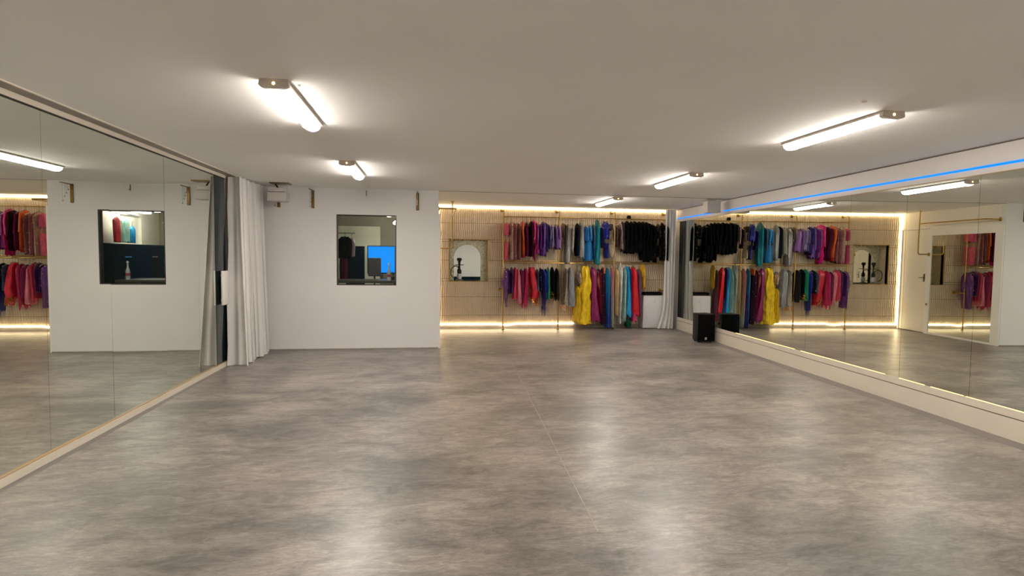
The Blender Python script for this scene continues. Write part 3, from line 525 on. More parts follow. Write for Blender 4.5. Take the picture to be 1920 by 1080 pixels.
 ('L', 'dress', 'dress', 'narrow silver sequin strip dress touching the long white dress',(205, 208, 208), 'sequin', [(1.186, 3.95, 3.96),(1.135, 3.947, 3.965),(0.982, 3.945, 3.975),(0.675, 3.95, 3.982),(0.316, 3.955, 3.993),(0.161, 3.965, 3.991)], {}),
 ('L', 'dress', 'dress', 'pale mint dress between the silver and sky-blue ones',(158, 200, 188), 'satin', [(1.275, 4.002, 4.03),(1.164, 3.999, 4.049),(0.742, 3.981, 4.063),(0.295, 3.98, 4.062),(0.172, 3.999, 4.049)], {}),
 ('L', 'dress', 'dress', 'bright sky-blue dress flaring at its hem, right lower bay',(34, 160, 220), 'satin', [(1.309, 4.047, 4.075),(1.209, 4.043, 4.085),(0.853, 4.051, 4.117),(0.463, 4.042, 4.166),(0.306, 4.046, 4.17),(0.261, 4.111, 4.153)], {}),
 ('L', 'dress', 'dress', 'dark blue dress behind the right of the sky-blue one',(18, 64, 136), 'satin', [(1.298, 4.109, 4.119),(1.248, 4.106, 4.124),(1.098, 4.104, 4.134),(0.798, 4.108, 4.142),(0.446, 4.115, 4.153),(0.295, 4.124, 4.15)], {}),
 ('L', 'skirt', 'skirt', 'dark green hem showing lowest under the sky-blue dress',(16, 84, 60), 'velvet', [(0.217, 4.069, 4.151),(0.208, 4.093, 4.127),(0.183, 4.074, 4.15),(0.133, 4.067, 4.157),(0.074, 4.059, 4.167),(0.048, 4.075, 4.153)], {}),
 ('L', 'dress', 'dress', 'bright red flared dress near the right end of lower rail',(214, 24, 38), 'satin', [(1.299, 4.178, 4.212),(1.221, 4.154, 4.25),(0.854, 4.162, 4.284),(0.463, 4.168, 4.342),(0.283, 4.196, 4.346)], {}),
 ('L', 'dress', 'dress', 'rose pink hem sticking out below the bright red dress',(206, 62, 110), 'satin', [(0.362, 4.182, 4.276),(0.352, 4.21, 4.248),(0.324, 4.187, 4.275),(0.267, 4.18, 4.282),(0.2, 4.171, 4.293),(0.171, 4.187, 4.279)], {}),
 ('L', 'dress', 'dress', 'mauve-grey dress half hidden right of the bright red one',(122, 78, 104), 'satin', [(1.244, 4.305, 4.319),(1.196, 4.301, 4.325),(1.053, 4.296, 4.338),(0.765, 4.301, 4.347),(0.428, 4.305, 4.359),(0.283, 4.315, 4.355)], {}),
 ('L', 'scarf', 'scarf', 'golden yellow scarf draped over the right end of the lower rail',(222, 172, 38), 'satin', [(1.367, 4.358, 4.422),(1.342, 4.375, 4.407),(1.265, 4.366, 4.422),(1.111, 4.366, 4.428),(0.931, 4.373, 4.429),(0.854, 4.383, 4.423)], {'beads': 1}),
]

def garment(sec, name, cat, label, col, style, rows, o, group, rail):
    rnd = random.Random(label); ph = rnd.random()*6
    zt = rows[0][0]; cx = (rows[0][1]+rows[0][2])/2
    wtop = rows[min(2, len(rows)-1)][2]-rows[min(2, len(rows)-1)][1]
    dep = .15 if wtop < .16 else .13
    h_ = zt-rows[-1][0]
    if h_ < .12: dep = .06
    t = thing(name, label, cat, (cx, YR, rail), math.radians(rnd.uniform(-6, 6)), group)
    def loc(rw): return [(z-rail, a-cx, b-cx) for z, a, b in rw]
    rw = loc(rows)
    bm = bmesh.new(); loft(bm, rw, 0, dep, o.get('jag', .028), ph, k=rnd.choice((6, 7, 8)), amp=o.get('amp', .2), n=38, wav=o.get('wav', 0))
    g = o.get('grad')
    obj('fabric' if 'p2' not in o else 'bodice', bm, fabric(col, style, g, rw[-1][0], rw[0][0]) if g else fabric(col, style), t, True)
    if 'p2' in o:
        r2, c2 = o['p2']; r2 = loc(r2)
        bm = bmesh.new(); loft(bm, r2, 0, dep*.95, o.get('jag', 0.), ph+1, amp=.16, shoulder=False)
        low = obj('skirt_piece', bm, fabric(c2, 'satin' if style != 'velvet' else 'velvet'), t, True); low['label'] = 'lower piece of another shade'
        if r2[0][0] < rw[-1][0]-.005:
            for s in (-1, 1):
                bm = bmesh.new(); tube(bm, [(0, s*dep*.7, rw[-1][0]+.02), (0, s*dep*.7, r2[0][0]-.02)], .003, 5)
                obj('strap', bm, M['clear'] if style != 'lace' else M['steel'], t)
    if cat in ('blouse', 'jacket') and h_ > .3:
        for sg in (-1, 1):
            bm = bmesh.new(); L_ = h_*rnd.uniform(.55, .85); ww = max(.018, wtop*.26)
            tube(bm, [(0, sg*dep*.55, rw[0][0]-.035), (.008*sg, sg*(dep*.9), rw[0][0]-.06), (wtop*.16*rnd.uniform(-1, 1), sg*(dep+.012), rw[0][0]-L_*.5), (wtop*.3*rnd.uniform(-1, 1), sg*(dep+.004), rw[0][0]-L_)], [ww*.7, ww*1.1, ww*1.15, ww*.9], 10)
            obj('sleeve', bm, fabric(col, style), t, True)
    if o.get('beads'):
        bm = bmesh.new(); beads(bm, rw, 0, dep, 26 if o['beads'] == 1 else 60, rnd, bottom=o['beads'] == 2 and len(rw) != 4, size=.008 if o['beads'] == 1 else .011)
        q = obj('bead_trim', bm, M['bead'] if o['beads'] == 1 else M['coin'], t); q['kind'] = 'stuff'
    if o.get('fringe'):
        bm = bmesh.new()
        for k in range(22):
            x = rnd.uniform(-.03, .03)+(rw[-1][1]+rw[-1][2])/2; y = rnd.uniform(-.1, .1); z = rw[-1][0]+.06
            tube(bm, [(x, y, z), (x+rnd.uniform(-.01, .01), y, z-.12-rnd.random()*.1)], [.004, .0015], 4)
        q = obj('fringe', bm, fabric(col, 'satin'), t); q['kind'] = 'stuff'
    if cat not in ('scarf',) and 'hem' not in label and 'pouch' not in label and 'behind the bright yellow' not in label and 'squeezed' not in label:
        # hanger: hook over the rail, neck, sloping arms across the rail
        bm = bmesh.new(); hk = []
        for k in range(8):
            a = -PI*.15 + k*PI*1.2/7
            hk.append((0, .017*math.cos(a), .002+.017*math.sin(a)))
        zt_ = rw[0][0]
        tube(bm, list(reversed(hk)) + [(0, .004, -.03), (0, 0, zt_+.0)], .0022, 5)
        s = dep*.8
        tube(bm, [(0, -s, zt_-.035), (0, -s*.5, zt_-.012), (0, 0, zt_+.004), (0, s*.5, zt_-.012), (0, s, zt_-.035)], .0045, 6)
        obj('hanger', bm, M['clear'] if rnd.random() < .6 else M['dark_hanger'], t)
    return t
GR = lambda sec, x: ('costumes on the upper rail' if sec == 'U' else 'costumes on the lower rail')
for (sec, name, cat, label, col, style, rows, o) in GARMENTS:
    garment(sec, name, cat, label, col, style, rows, o, GR(sec, 0), RAIL_U if sec == 'U' else RAIL_L)

# garments in the office, on their own hooks
def office_garment(name, label, cat, col, style, x, y, zt, zb, w_, d_, rz=0):
    t = thing(name, label, cat, (x, y, zt), rz)
    bm = bmesh.new(); rows = [(0, -w_*.25, w_*.25), (-.06, -w_*.5, w_*.5), ((zb-zt)*.5, -w_*.52, w_*.52), (zb-zt, -w_*.45, w_*.45)]
    loft(bm, rows, 0, d_, .02, x*7, 5, .12); obj('fabric', bm, fabric(col, style), t, True)
    bm = bmesh.new(); tube(bm, [(0, 0, -.01), (0, 0, .05), (0, .02, .075), (0, .03, .06)], .003, 6); tube(bm, [(-w_*.4, 0, -.04), (0, 0, .0), (w_*.4, 0, -.04)], .006, 6); obj('hanger', bm, M['desk'], t)
office_garment('coat', 'black jacket hanging at the left side inside the window', 'jacket', (12, 12, 14), 'velvet', -1.46, 10.3, 1.80, 1.42, .22, .08)
office_garment('dress', 'plum dress hanging below the black jacket inside the window', 'dress', (78, 22, 44), 'velvet', -1.50, 10.42, 1.50, 1.02, .13, .07)
office_garment('shirt', 'greyish mauve shirt hanging right of the black jacket', 'shirt', (120, 100, 108), 'satin', -1.37, 10.5, 1.78, 1.45, .12, .07)
office_garment('dress', 'red dress in the office, visible in the left mirror', 'dress', (200, 30, 44), 'satin', -.13, 10.40, 2.08, 1.66, .08, .10)
office_garment('dress', 'mint dress in the office, visible in the left mirror', 'dress', (168, 214, 196), 'satin', -.13, 10.66, 2.08, 1.66, .08, .14)
office_garment('dress', 'sky-blue dress in the office, visible in the left mirror', 'dress', (34, 150, 210), 'satin', -.13, 10.9, 1.95, 1.66, .08, .07)
t = thing('coat_rail', 'steel rail carrying jackets inside the dark office', 'rail', (0, 0, 0))
bm = bmesh.new(); tube(bm, [(-1.75, 10.42, 1.86), (-1.3, 10.42, 1.86)], .01); tube(bm, [(-1.74, 10.42, 1.86), (-1.74, 10.42, 0)], .012); obj('pipe', bm, M['steel'], t)
t = thing('coat_rail', 'steel rail beside the office wall, seen in left mirror', 'rail', (0, 0, 0))
bm = bmesh.new(); tube(bm, [(-.13, 10.1, 2.15), (-.13, 11.1, 2.15), (.04, 11.1, 2.15)], .01); tube(bm, [(-.13, 10.1, 2.15), (.04, 10.1, 2.15)], .01); obj('pipe', bm, M['steel'], t)

# ---------------------------------------------------------------- back wall relief panels
PW, PH = .72, .375
def rib(x, z, s):
    q = x/.043*PI + .55*math.sin(z*17+s) + .3*math.sin(z*41+2*s)
    return .013*(abs(math.sin(q))**.8) + .0015*math.sin(x*9+z*5+s)
def relief(x0, x1, z0, z1, ox, oz, s):
    bm = bmesh.new(); g = .0042
    x0 += .0008; x1 -= .0008; z0 += g; z1 -= g*.6
    nx = max(4, int((x1-x0)/.0086)); nz = max(2, int((z1-z0)/.045)); grid = []
    for j in range(nz+1):
        z = z0+(z1-z0)*j/nz
        grid.append([bm.verts.new((x0+(x1-x0)*i/nx, -rib(x0+(x1-x0)*i/nx-ox, z-oz, s)-.002, z)) for i in range(nx+1)])
    for j in range(nz):
        for i in range(nx): bm.faces.new((grid[j][i], grid[j][i+1], grid[j+1][i+1], grid[j+1][i]))
    # thin returned edges
    for a, b in ((grid[0][0], grid[0][-1]), (grid[-1][0], grid[-1][-1])):
        row = grid[0] if a is grid[0][0] else grid[-1]
        bk = [bm.verts.new((v.co.x, .006, v.co.z)) for v in row]
        for i in range(nx): bm.faces.new((row[i], row[i+1], bk[i+1], bk[i]))
    for c_ in (0, -1):
        col_ = [r[c_] for r in grid]; bk = [bm.verts.new((v.co.x, .006, v.co.z)) for v in col_]
        for j in range(nz): bm.faces.new((col_[j], col_[j+1], bk[j+1], bk[j]))
    return bm
wc = thing('wall_cladding', 'gold-beige wavy ribbed cladding panels covering the back wall', 'wall cladding', (0, D2, 0)); wc['kind'] = 'structure'
full = {}
cols = [X0+.004+PW*i for i in range(7)]
zr = [.062, .270, .645, 1.02, 1.395, 1.77, 2.145, 2.462]
for j in range(7):
    for i, xa in enumerate(cols):
        za, zb, xb = zr[j], zr[j+1], min(xa+PW, 5.165)
        hit = xa < NX1 and xb > NX0 and za < NZ1 and zb > NZ0
        if not hit and xb-xa > PW-.01:
            key = ({0: 'foot', 6: 'top'}.get(j, 'mid'), (i+j) % 2)
            if key not in full:
                full[key] = obj('panel', relief(0, PW, 0, zb-za, 0, 0, (i+j) % 2*2.1), M['relief'], wc, True); o = full[key]
            else:
                o = full[key].copy(); C.objects.link(o)
            o.parent = wc; o.location = (xa, 0, za)
        else:
            rects = []
            if not hit: rects = [(xa, xb, za, zb)]
            else:
                if za < NZ0: rects.append((xa, xb, za, NZ0))
                if zb > NZ1: rects.append((xa, xb, NZ1, zb))
                a_, b_ = max(za, NZ0), min(zb, NZ1)
                if xa < NX0: rects.append((xa, NX0, a_, b_))
                if xb > NX1: rects.append((NX1, xb, a_, b_))
            for (p, q, r_, s_) in rects:
                if q-p < .01 or s_-r_ < .01: continue
                obj('panel', relief(p, q, r_, s_, xa, za, (i+j) % 2*2.1), M['relief'], wc, True)

# niche with pearl mosaic arch and a mirror
ND = .33
ni = thing('wall_niche', 'square lit niche lined with gold mosaic around an arched mirror', 'niche', (0, 0, 0)); ni['kind'] = 'structure'
bm = bmesh.new()
box(bm, NX0-.012, NX0, D2+.004, D2+ND, NZ0-.012, NZ1+.012); box(bm, NX1, NX1+.012, D2+.004, D2+ND, NZ0-.012, NZ1+.012)
box(bm, NX0, NX1, D2+.004, D2+ND, NZ1, NZ1+.012)
obj('lining', bm, M['relief'], ni)
bx('shelf_board', M['relief'], NX0, NX1, D2-.004, D2+ND, NZ0-.014, NZ0, ni)
bm = bmesh.new()
for a in ((NX0-.012, NX0+.004, NZ0-.012, NZ1+.012), (NX1-.004, NX1+.012, NZ0-.012, NZ1+.012), (NX0-.012, NX1+.012, NZ1-.004, NZ1+.012), (NX0-.012, NX1+.012, NZ0-.014, NZ0-.002)): box(bm, a[0], a[1], D2-.014, D2+.004, a[2], a[3])
obj('edge_frame', bm, M['gold'], ni)
AX0, AX1, AZ = .507, 1.064, 1.44
bm = bmesh.new(); n = 20; y0, y1 = D2+ND-.03, D2+ND-.012
cxA = (AX0+AX1)/2; ra = (AX1-AX0)/2
inner = [(AX0, NZ0)] + [(cxA-ra*math.cos(PI*k/n), AZ+ra*math.sin(PI*k/n)) for k in range(n+1)] + [(AX1, NZ0)]
outer = [(NX0, NZ0)] + [(NX0, AZ+(NZ1-AZ)*min(1, k/(n*.25))) if k <= n*.25 else ((NX0+(NX1-NX0)*(k-n*.25)/(n*.5), NZ1) if k <= n*.75 else (NX1, NZ1-(NZ1-AZ)*(k-n*.75)/(n*.25))) for k in range(n+1)] + [(NX1, NZ0)]
for yy in (y0,):
    vi = [bm.verts.new((x, yy, z)) for x, z in inner]; vo = [bm.verts.new((x, yy, z)) for x, z in outer]; vb = [bm.verts.new((x, y1, z)) for x, z in inner]
    for k in range(len(inner)-1):
        bm.faces.new((vi[k], vi[k+1], vo[k+1], vo[k])); bm.faces.new((vi[k], vi[k+1], vb[k+1], vb[k]))
obj('mosaic_surround', bm, M['mosaic'], ni)
bx('arched_mirror', M['mirror'], NX0, NX1, y1, y1+.006, NZ0, NZ1, ni)
for k, xx in enumerate((.50, .585, .67, .86, .94, 1.03)):
    bm = bmesh.new(); lathe(bm, [(.016, NZ1-.001), (.018, NZ1-.02), (.012, NZ1-.028)], c=(xx, D2+.05, 0), n=10); obj('spotlight', bm, M['gold'], ni, True)

# hookah
t = thing('hookah', 'black hookah water pipe with curled hose standing in the niche', 'hookah', (.62, D2+.15, NZ0+.0005))
bm = bmesh.new(); lathe(bm, [(.002, 0), (.085, 0), (.088, .006), (.06, .016), (.03, .03), (.026, .05)], n=24); obj('foot', bm, M['steel'], t, True)
bm = bmesh.new(); lathe(bm, [(.024, .03), (.04, .05), (.048, .08), (.042, .11), (.026, .14), (.02, .15)], n=20); gv = obj('glass_vase', bm, M['glasswhite'], t, True)
bm = bmesh.new(); lathe(bm, [(.02, .14), (.036, .15), (.037, .215), (.022, .235), (.014, .26), (.012, .32)], n=18); obj('stem', bm, M['black'], t, True)
bm = bmesh.new(); lathe(bm, [(.012, .318), (.09, .322), (.096, .328), (.012, .332)], n=24); obj('tray', bm, M['black'], t, True)
bm = bmesh.new(); lathe(bm, [(.014, .33), (.018, .37), (.022, .40), (.042, .42), (.044, .45), (.03, .468), (.004, .47)], n=18); obj('bowl', bm, M['black'], t, True)
bm = bmesh.new(); pts = []
for k in range(17):
    a = math.radians(40+k*14.5); pts.append((-.085+.10*math.cos(a), -.03, .175+.125*math.sin(a)))
pts = [(.02, -.02, .19), (0, -.03, .235)] + pts
tube(bm, pts, .0075, 8); obj('hose', bm, M['black'], t, True)
t = thing('phone_mat', 'thin dark felt mat lying on the niche shelf', 'mat', (.80, D2+.17, NZ0))
bm = bmesh.new(); box(bm, -.29, .24, -.10, .12, .0004, .006, bev=.002); obj('felt', bm, M['teal_fabric'], t)

# ---------------------------------------------------------------- gold pipe rack
rk = thing('clothes_rack', 'gold pipe clothes rack with two rails along the ribbed back wall', 'clothes rack', (0, 0, 0))
PX = [1.478, 2.618, 3.790, 4.940]
for px in PX:
    bm = bmesh.new(); tube(bm, [(px, YR, .012), (px, YR, 2.36), (px, YR+.012, 2.40), (px, YR+.04, 2.415), (px-.012, D2-.02, 2.418)], .013, 12); obj('post', bm, M['gold'], rk, True)
    bm = bmesh.new(); lathe(bm, [(.034, 0), (.036, .004), (.03, .012), (.016, .016), (.014, .02)], c=(px, YR, 0), n=18); obj('foot_flange', bm, M['gold'], rk, True)
    bm = bmesh.new(); lathe(bm, [(.018, -.034), (.034, -.026), (.036, -.014)], c=(px-.012, D2, 2.418), n=18, axis='y'); obj('wall_flange', bm, M['gold'], rk, True)
for k, (px, s) in enumerate(((PX[0], -1), (PX[3], -1))):
    bm = bmesh.new(); tube(bm, [(px, YR, .80), (px+s*.035, YR+.02, .80), (px+s*.05, YR+.06, .80), (px+s*.05, D2-.02, .80)], .011, 10)
    lathe(bm, [(.016, -.036), (.034, -.028), (.036, -.014)], c=(px+s*.05, D2, .80), n=18, axis='y'); obj('bracket', bm, M['gold'], rk, True)
bm = bmesh.new(); tube(bm, [(PX[0]-.015, YR, RAIL_U), (PX[3]+.02, YR, RAIL_U)], .0125, 12); obj('rail', bm, M['gold'], rk, True)
bm = bmesh.new(); tube(bm, [(PX[0]-.015, YR, RAIL_L), (PX[3]+.02, YR, RAIL_L)], .0125, 12); obj('rail', bm, M['gold'], rk, True)
bm = bmesh.new(); tube(bm, [(PX[0]-.03, YR+.19, RAIL_L+.035), (PX[3]+.02, YR+.19, RAIL_L+.035)], .008, 10); obj('rear_rail', bm, M['gold'], rk, True)
# small things stored on the rack
t = thing('hat', 'small round black hat perched on the top rail above the black clothes', 'hat', (4.085, YR, RAIL_U+.0125))
bm = bmesh.new(); lathe(bm, [(.002, .062), (.03, .06), (.04, .045), (.042, .01), (.04, 0), (.002, 0)], n=18); obj('crown', bm, M['black_cloth'], t, True)
bm = bmesh.new(); lathe(bm, [(.043, .018), (.048, .02), (.048, .03), (.043, .032)], n=18); obj('band', bm, M['black'], t, True)

# ---------------------------------------------------------------- led tubes
def led(label, pts, m, r=.011, name='led_strip', group=None):
    t = thing(name, label, 'light strip', (0, 0, 0), 0, group)
    bm = bmesh.new(); tube(bm, pts, r, 8); obj('light_tube', bm, m, t, True)
    return t
led('long white light tube along the top of the ribbed back wall', [(X0+.02, D2-.03, 2.470), (5.14, D2-.03, 2.470)], M['led_warm'], .015)
led('white light tube along the foot of the back wall, sagging at first post', [(X0+.02, D2-.035, .088)] + [(1.40, D2-.035, .086), (1.48, D2-.035, .074), (1.58, D2-.035, .066), (1.68, D2-.035, .076), (1.78, D2-.035, .092)] + [(3.0, D2-.035, .092)], M['led_warm'], .013)
led('upright white light tube in the left corner of the ribbed wall', [(X0+.022, D2-.03, .09), (X0+.022, D2-.03, 2.46)], M['led_warm'], .012)
yl = [(Y0+.3, 4.47, 'yellow light line under the mirrors at the right edge of the photo'), (4.50, 4.86, 'short yellow light line, first piece past the small bright joint'), (4.935, 5.26, 'short yellow light line between two dark gaps under the mirrors'), (5.46, 6.98, 'yellow light line under mirrors reflecting the niche'), (7.12, 8.78, 'farthest yellow light line starting near the loudspeaker')]
for a, b, l in yl: led(l, [RW(a, .0, .2572), RW(b, .0, .2572)], M['led_yellow'], .0042)
for a, b, l in ((Y0+.3, 9.37, 'long blue light strip on the bulkhead above the right mirrors'), (9.68, 11.44, 'short far blue light strip left of the hanging white box')):
    t = thing('led_strip', l, 'light strip', (0, 0, 0))
    rbx('light_channel', M['led_blue'], a, b, .004, .010, 2.301, 2.322, t); rbx('core_line', M['led_blue_core'], a+.01, b-.01, .010, .0115, 2.3085, 2.3145, t)

# ---------------------------------------------------------------- ceiling light fittings
def fitting(x, y, label):
    t = thing('ceiling_light', label, 'ceiling light', (x, y, H), 0, 'long ceiling light fittings')
    L = 1.14; wd = .075
    bm = bmesh.new(); box(bm, -wd-.003, wd+.003, 0, L, -.018, 0, bev=.003); obj('back_pan', bm, M['grey_cap'], t, True)
    def prof(w_, d_, top=-.016):
        a0 = 0.
        return [(w_*math.cos(PI-a0+(PI+2*a0)*k/12), top-.003+d_*1.0*math.sin(PI-a0+(PI+2*a0)*k/12)) for k in range(13)]
    def ext(p, y0_, y1_, end_scale=1.):
        bm = bmesh.new(); n_ = len(p)
        a = [bm.verts.new((q[0], y0_, q[1])) for q in p]; b = [bm.verts.new((q[0]*end_scale, y1_, -.016+(q[1]+.016)*end_scale)) for q in p]
        for i in range(n_): bm.faces.new((a[i], a[(i+1) % n_], b[(i+1) % n_], b[i]))
        bm.faces.new(a); bm.faces.new(list(reversed(b))); return bm
    o = obj('diffuser', ext(prof(wd-.014, .046), .075, L-.07), M['tube'], t, True)
    obj('near_lens', ext(prof(wd-.009, .050), .022, .075), M['tube'], t, True)
    obj('far_lens', ext(prof(wd-.009, .050), L-.07, L-.004, .85), M['tube'], t, True)
    bm = bmesh.new(); pr = [(-wd-.004, 0), (wd+.004, 0), (wd+.010, -.035)] + [((wd+.01)*math.cos(-PI*k/8)*1.0, -.035-.022*math.sin(PI*k/8)) for k in range(1, 8)] + [(-wd-.010, -.035)]
    a = [bm.verts.new((q[0], -.012, q[1])) for q in pr]; b = [bm.verts.new((q[0], .024, q[1])) for q in pr]
    for i in range(len(pr)): bm.faces.new((a[i], a[(i+1) % len(pr)], b[(i+1) % len(pr)], b[i]))
    bm.faces.new(a); bm.faces.new(list(reversed(b))); cap = obj('end_cap', bm, M['grey_cap'], t)
    bm = bmesh.new(); lathe(bm, [(.001, -.0155), (.009, -.015), (.010, -.0115)], c=(0, 0, -.026), n=14, axis='y'); obj('indicator', bm, M['dot'], cap, True)
    for yy in (.085, L-.08):
        bm = bmesh.new()
        pts = [(-wd-.004, yy, -.004)] + [((wd-.002)*math.cos(PI+PI*k/8), yy, -.016-.0545*abs(math.sin(PI*k/8))) for k in range(0, 3)]
        tube(bm, pts, .0016, 5); pts = [(-p[0], p[1], p[2]) for p in pts]; tube(bm, pts, .0016, 5); obj('clip', bm, M['steel'], t)
    return t
fitting(-.905, 3.57, 'largest ceiling light at upper left, nearest the camera on that side')
fitting(-.893, 6.465, 'smaller ceiling light in front of the white window wall')
fitting(3.128, 3.54, 'largest ceiling light at upper right, nearest on the right')
fitting(3.140, 6.455, 'middle ceiling light of the right-hand row')
fitting(3.150, 9.335, 'smallest ceiling light, just before the ribbed back wall')
for x, y, l in ((-.905, .6, 'ceiling light behind the camera on the left'), (3.12, .6, 'ceiling light behind the camera on the right'), (-.905, -2.4, 'rearmost ceiling light on the left'), (3.12, -2.4, 'rearmost ceiling light on the right')):
    fitting(x, y, l)
for x, y, l in ((2.76, 3.36, 'tiny white ceiling button near the largest right light'), (-.79, 3.66, 'tiny screw head beside the largest left light')):
    bm = bmesh.new(); lathe(bm, [(.002, -.012), (.012, -.010), (.016, 0)], c=(x, y, H), n=14); tag(obj('ceiling_button', bm, M['board'], None, True), l, 'ceiling fixing')

# ---------------------------------------------------------------- curtains
def curtain(name, label, path, z0, z1, amp_top, amp_bot, folds, spread, ph=0., n=130):
    # path(s, f): centre line for s in 0..1 at height fraction f (0 top, 1 bottom), returns x, y and the fold direction
    bm = bmesh.new(); rows = 26; grid = []; grid2 = []
    for j in range(rows+1):
        f = j/rows; g = []; g2 = []
        for i in range(n+1):
            s = i/n; x, y, nx, ny = path(s, f)
            fr = folds*2*PI*s + ph
            a = amp_top+(amp_bot-amp_top)*f**1.3
            fv = fr + .5*math.sin(fr*.37+1.) + .25*f*math.sin(fr*.6)
            d = a*(2*abs(math.cos(fv/2))**.75 - 1.15 + .14*math.sin(1.7*fr+1.3+.8*f) + .07*math.sin(3.3*fr+2.*f))
            z = z1-(z1-z0)*f
            if j == rows: z += .006*math.sin(fr*1.5)+.006
            y += .020*(.35+.65*f)*math.sin(4.1*fr+.5)*nx
            g.append(bm.verts.new((x+nx*d, y+ny*d, z))); g2.append(bm.verts.new((x+nx*(d-.004), y+ny*(d-.004), z)))
        grid.append(g); grid2.append(g2)
    for j in range(rows):
        for i in range(n):
            bm.faces.new((grid[j][i], grid[j][i+1], grid[j+1][i+1], grid[j+1][i])); bm.faces.new((grid2[j][i], grid2[j+1][i], grid2[j+1][i+1], grid2[j][i+1]))
    for i in range(n):
        bm.faces.new((grid[0][i], grid2[0][i], grid2[0][i+1], grid[0][i+1])); bm.faces.new((grid[-1][i], grid[-1][i+1], grid2[-1][i+1], grid2[-1][i]))
    for j in range(rows):
        bm.faces.new((grid[j][0], grid[j+1][0], grid2[j+1][0], grid2[j][0])); bm.faces.new((grid[j][-1], grid2[j][-1], grid2[j+1][-1], grid[j+1][-1]))
    t = thing(name, label, 'curtain', (0, 0, 0)); obj('cloth', bm, M['curtain'], t, True)
    return t
def pathL(s, f):
    x = -2.545 + .03*s + f*(.062 - .01*s); y = 7.99 + s*.95 - f*.17*(1-s)
    return x, y, 1, .25
curtain('curtain', 'floor-length light grey curtain gathered beside the left mirrors', pathL, .004, H-.012, .085, .125, 5.0, 0, ph=-.5, n=240)
def pathR(s, f):
    e = max(0., f-.75)/.25
    x = 4.85 + .225*s - e*e*.12*(1-s) - .01*f; y = 11.30 + .02*s
    return x, y, 0, 1
curtain('curtain', 'narrow light grey curtain in the far right corner beside the appliance', pathR, .004, H-.012, .028, .04, 3.2, 0, ph=.9, n=90)

# ---------------------------------------------------------------- hooks on the white wall
def hook(x, label, arm=.27, big=True):
    t = thing('display_hook', label, 'wall hook', (x, D1, 2.455))
    if big:
        bx('wall_plate', M['plate'], -.022, .022, -.014, -.001, -.27, 0, t, bev=.002)
        bx('arm', M['plate'], -.008, .008, -arm, -.014, -.012, -.002, t)
        for k, (d, l_) in enumerate(((.09, .08), (.13, .13), (.17, .18), (.22, .25))):
            bm = bmesh.new(); z = -.012
            while z > -l_: 
                tube(bm, [(0, -arm*d/.27, z), (0, -arm*d/.27, z-.011)], .0016 if int(-z*90) % 2 else .0024, 5); z -= .012
            lathe(bm, [(.002, -l_-.022), (.009, -l_-.012), (.002, -l_)], c=(0, -arm*d/.27, 0), n=8); obj('chain', bm, M['steel'], t)
    else:
        bx('wall_plate', M['plate'], -.006, .006, -.01, -.001, -.07, 0.02, t); bx('pin', M['plate'], -.004, .004, -.05, -.01, -.06, -.05, t)
hook(-1.763, 'brass display hook with thin chains between white box and window')
hook(-.967, 'tiny brass hook centred above the interior window', big=False)
hook(-.185, 'brass display hook near the right end of the white wall')
hook(-2.262, 'brass display hook half hidden behind the hanging white box')

# ---------------------------------------------------------------- boxes hung from the ceiling
t = thing('projector', 'small white box unit on a ceiling plate beside the left curtain', 'projector', (-2.165, 8.70, 0))
bm = bmesh.new(); box(bm, -.135, .13, -.08, .12, 2.235, 2.365, bev=.012); obj('housing', bm, M['box_grey'], t, True)
bm = bmesh.new(); box(bm, -.125, .10, -.06, .12, 2.368, 2.43, bev=.01); obj('upper_housing', bm, M['box_grey'], t, True)
bx('ceiling_plate', M['plate'], -.10, .17, -.10, .10, H-.012, H-.001, t)
bm = bmesh.new(); tube(bm, [(-.04, 0, H-.012), (.0, 0, 2.43)], .011, 8); obj('bracket_arm', bm, M['black'], t)
bm = bmesh.new(); tube(bm, [(.12, 0, H-.012), (.12, 0, 2.37), (.11, .02, 2.36)], .004, 6); obj('cable', bm, M['grey_cap'], t)
t = thing('wall_speaker', 'white box speaker hung on a bracket before the blue strip', 'speaker', (4.805, 9.2, 0))
bm = bmesh.new(); box(bm, -.128, .115, -.02, .15, 2.268, 2.462, bev=.006); obj('housing', bm, M['box_grey'], t, True)
bm = bmesh.new(); box(bm, -.11, .10, -.026, -.02, 2.282, 2.445); obj('grille', bm, M['box_grey'], t)
bm = bmesh.new()
for (a, b) in (((-.11, .03, 2.462), (-.11, .03, 2.494)), ((.03, .03, 2.462), (.045, .03, 2.494)), ((-.11, .03, 2.494), (.19, .03, 2.494))): tube(bm, [a, b], .004, 6)
obj('bracket', bm, M['grey_cap'], t)
bx('mount_plate', M['grey_cap'], .1, .2, -.01, .07, 2.493, 2.4995, t)

# ---------------------------------------------------------------- loudspeaker on the floor
t = thing('loudspeaker', 'black floor loudspeaker with white badge against the right plinth', 'speaker', (4.845, 9.42, 0), 0)
bm = bmesh.new()
def trap(x, y, z):
    k = 1 - .35*max(0, y)/.26
    return ((x-.02)*k+.02 - .0*y, y, z)
box(bm, -.165, .165, 0, .26, .022, .505, f=lambda x, y, z: (x*(1-.8*max(0, y)), y, z), bev=.012); obj('cabinet', bm, M['black'], t, True)
bm = bmesh.new()
gr = []
for j in range(3):
    z = (.03, .265, .498)[j]
    gr.append([bm.verts.new((-.158+.316*i/12, -.006-.022*math.sin(PI*i/12), z)) for i in range(13)])
for j in range(2):
    for i in range(12): bm.faces.new((gr[j][i], gr[j][i+1], gr[j+1][i+1], gr[j+1][i]))
tp = [bm.verts.new((v.co.x, .002, v.co.z)) for v in gr[2]]; bt = [bm.verts.new((v.co.x, .002, v.co.z)) for v in gr[0]]
for i in range(12): bm.faces.new((gr[2][i], gr[2][i+1], tp[i+1], tp[i])); bm.faces.new((gr[0][i], gr[0][i+1], bt[i+1], bt[i]))
obj('grille', bm, M['black_cloth'], t, True)
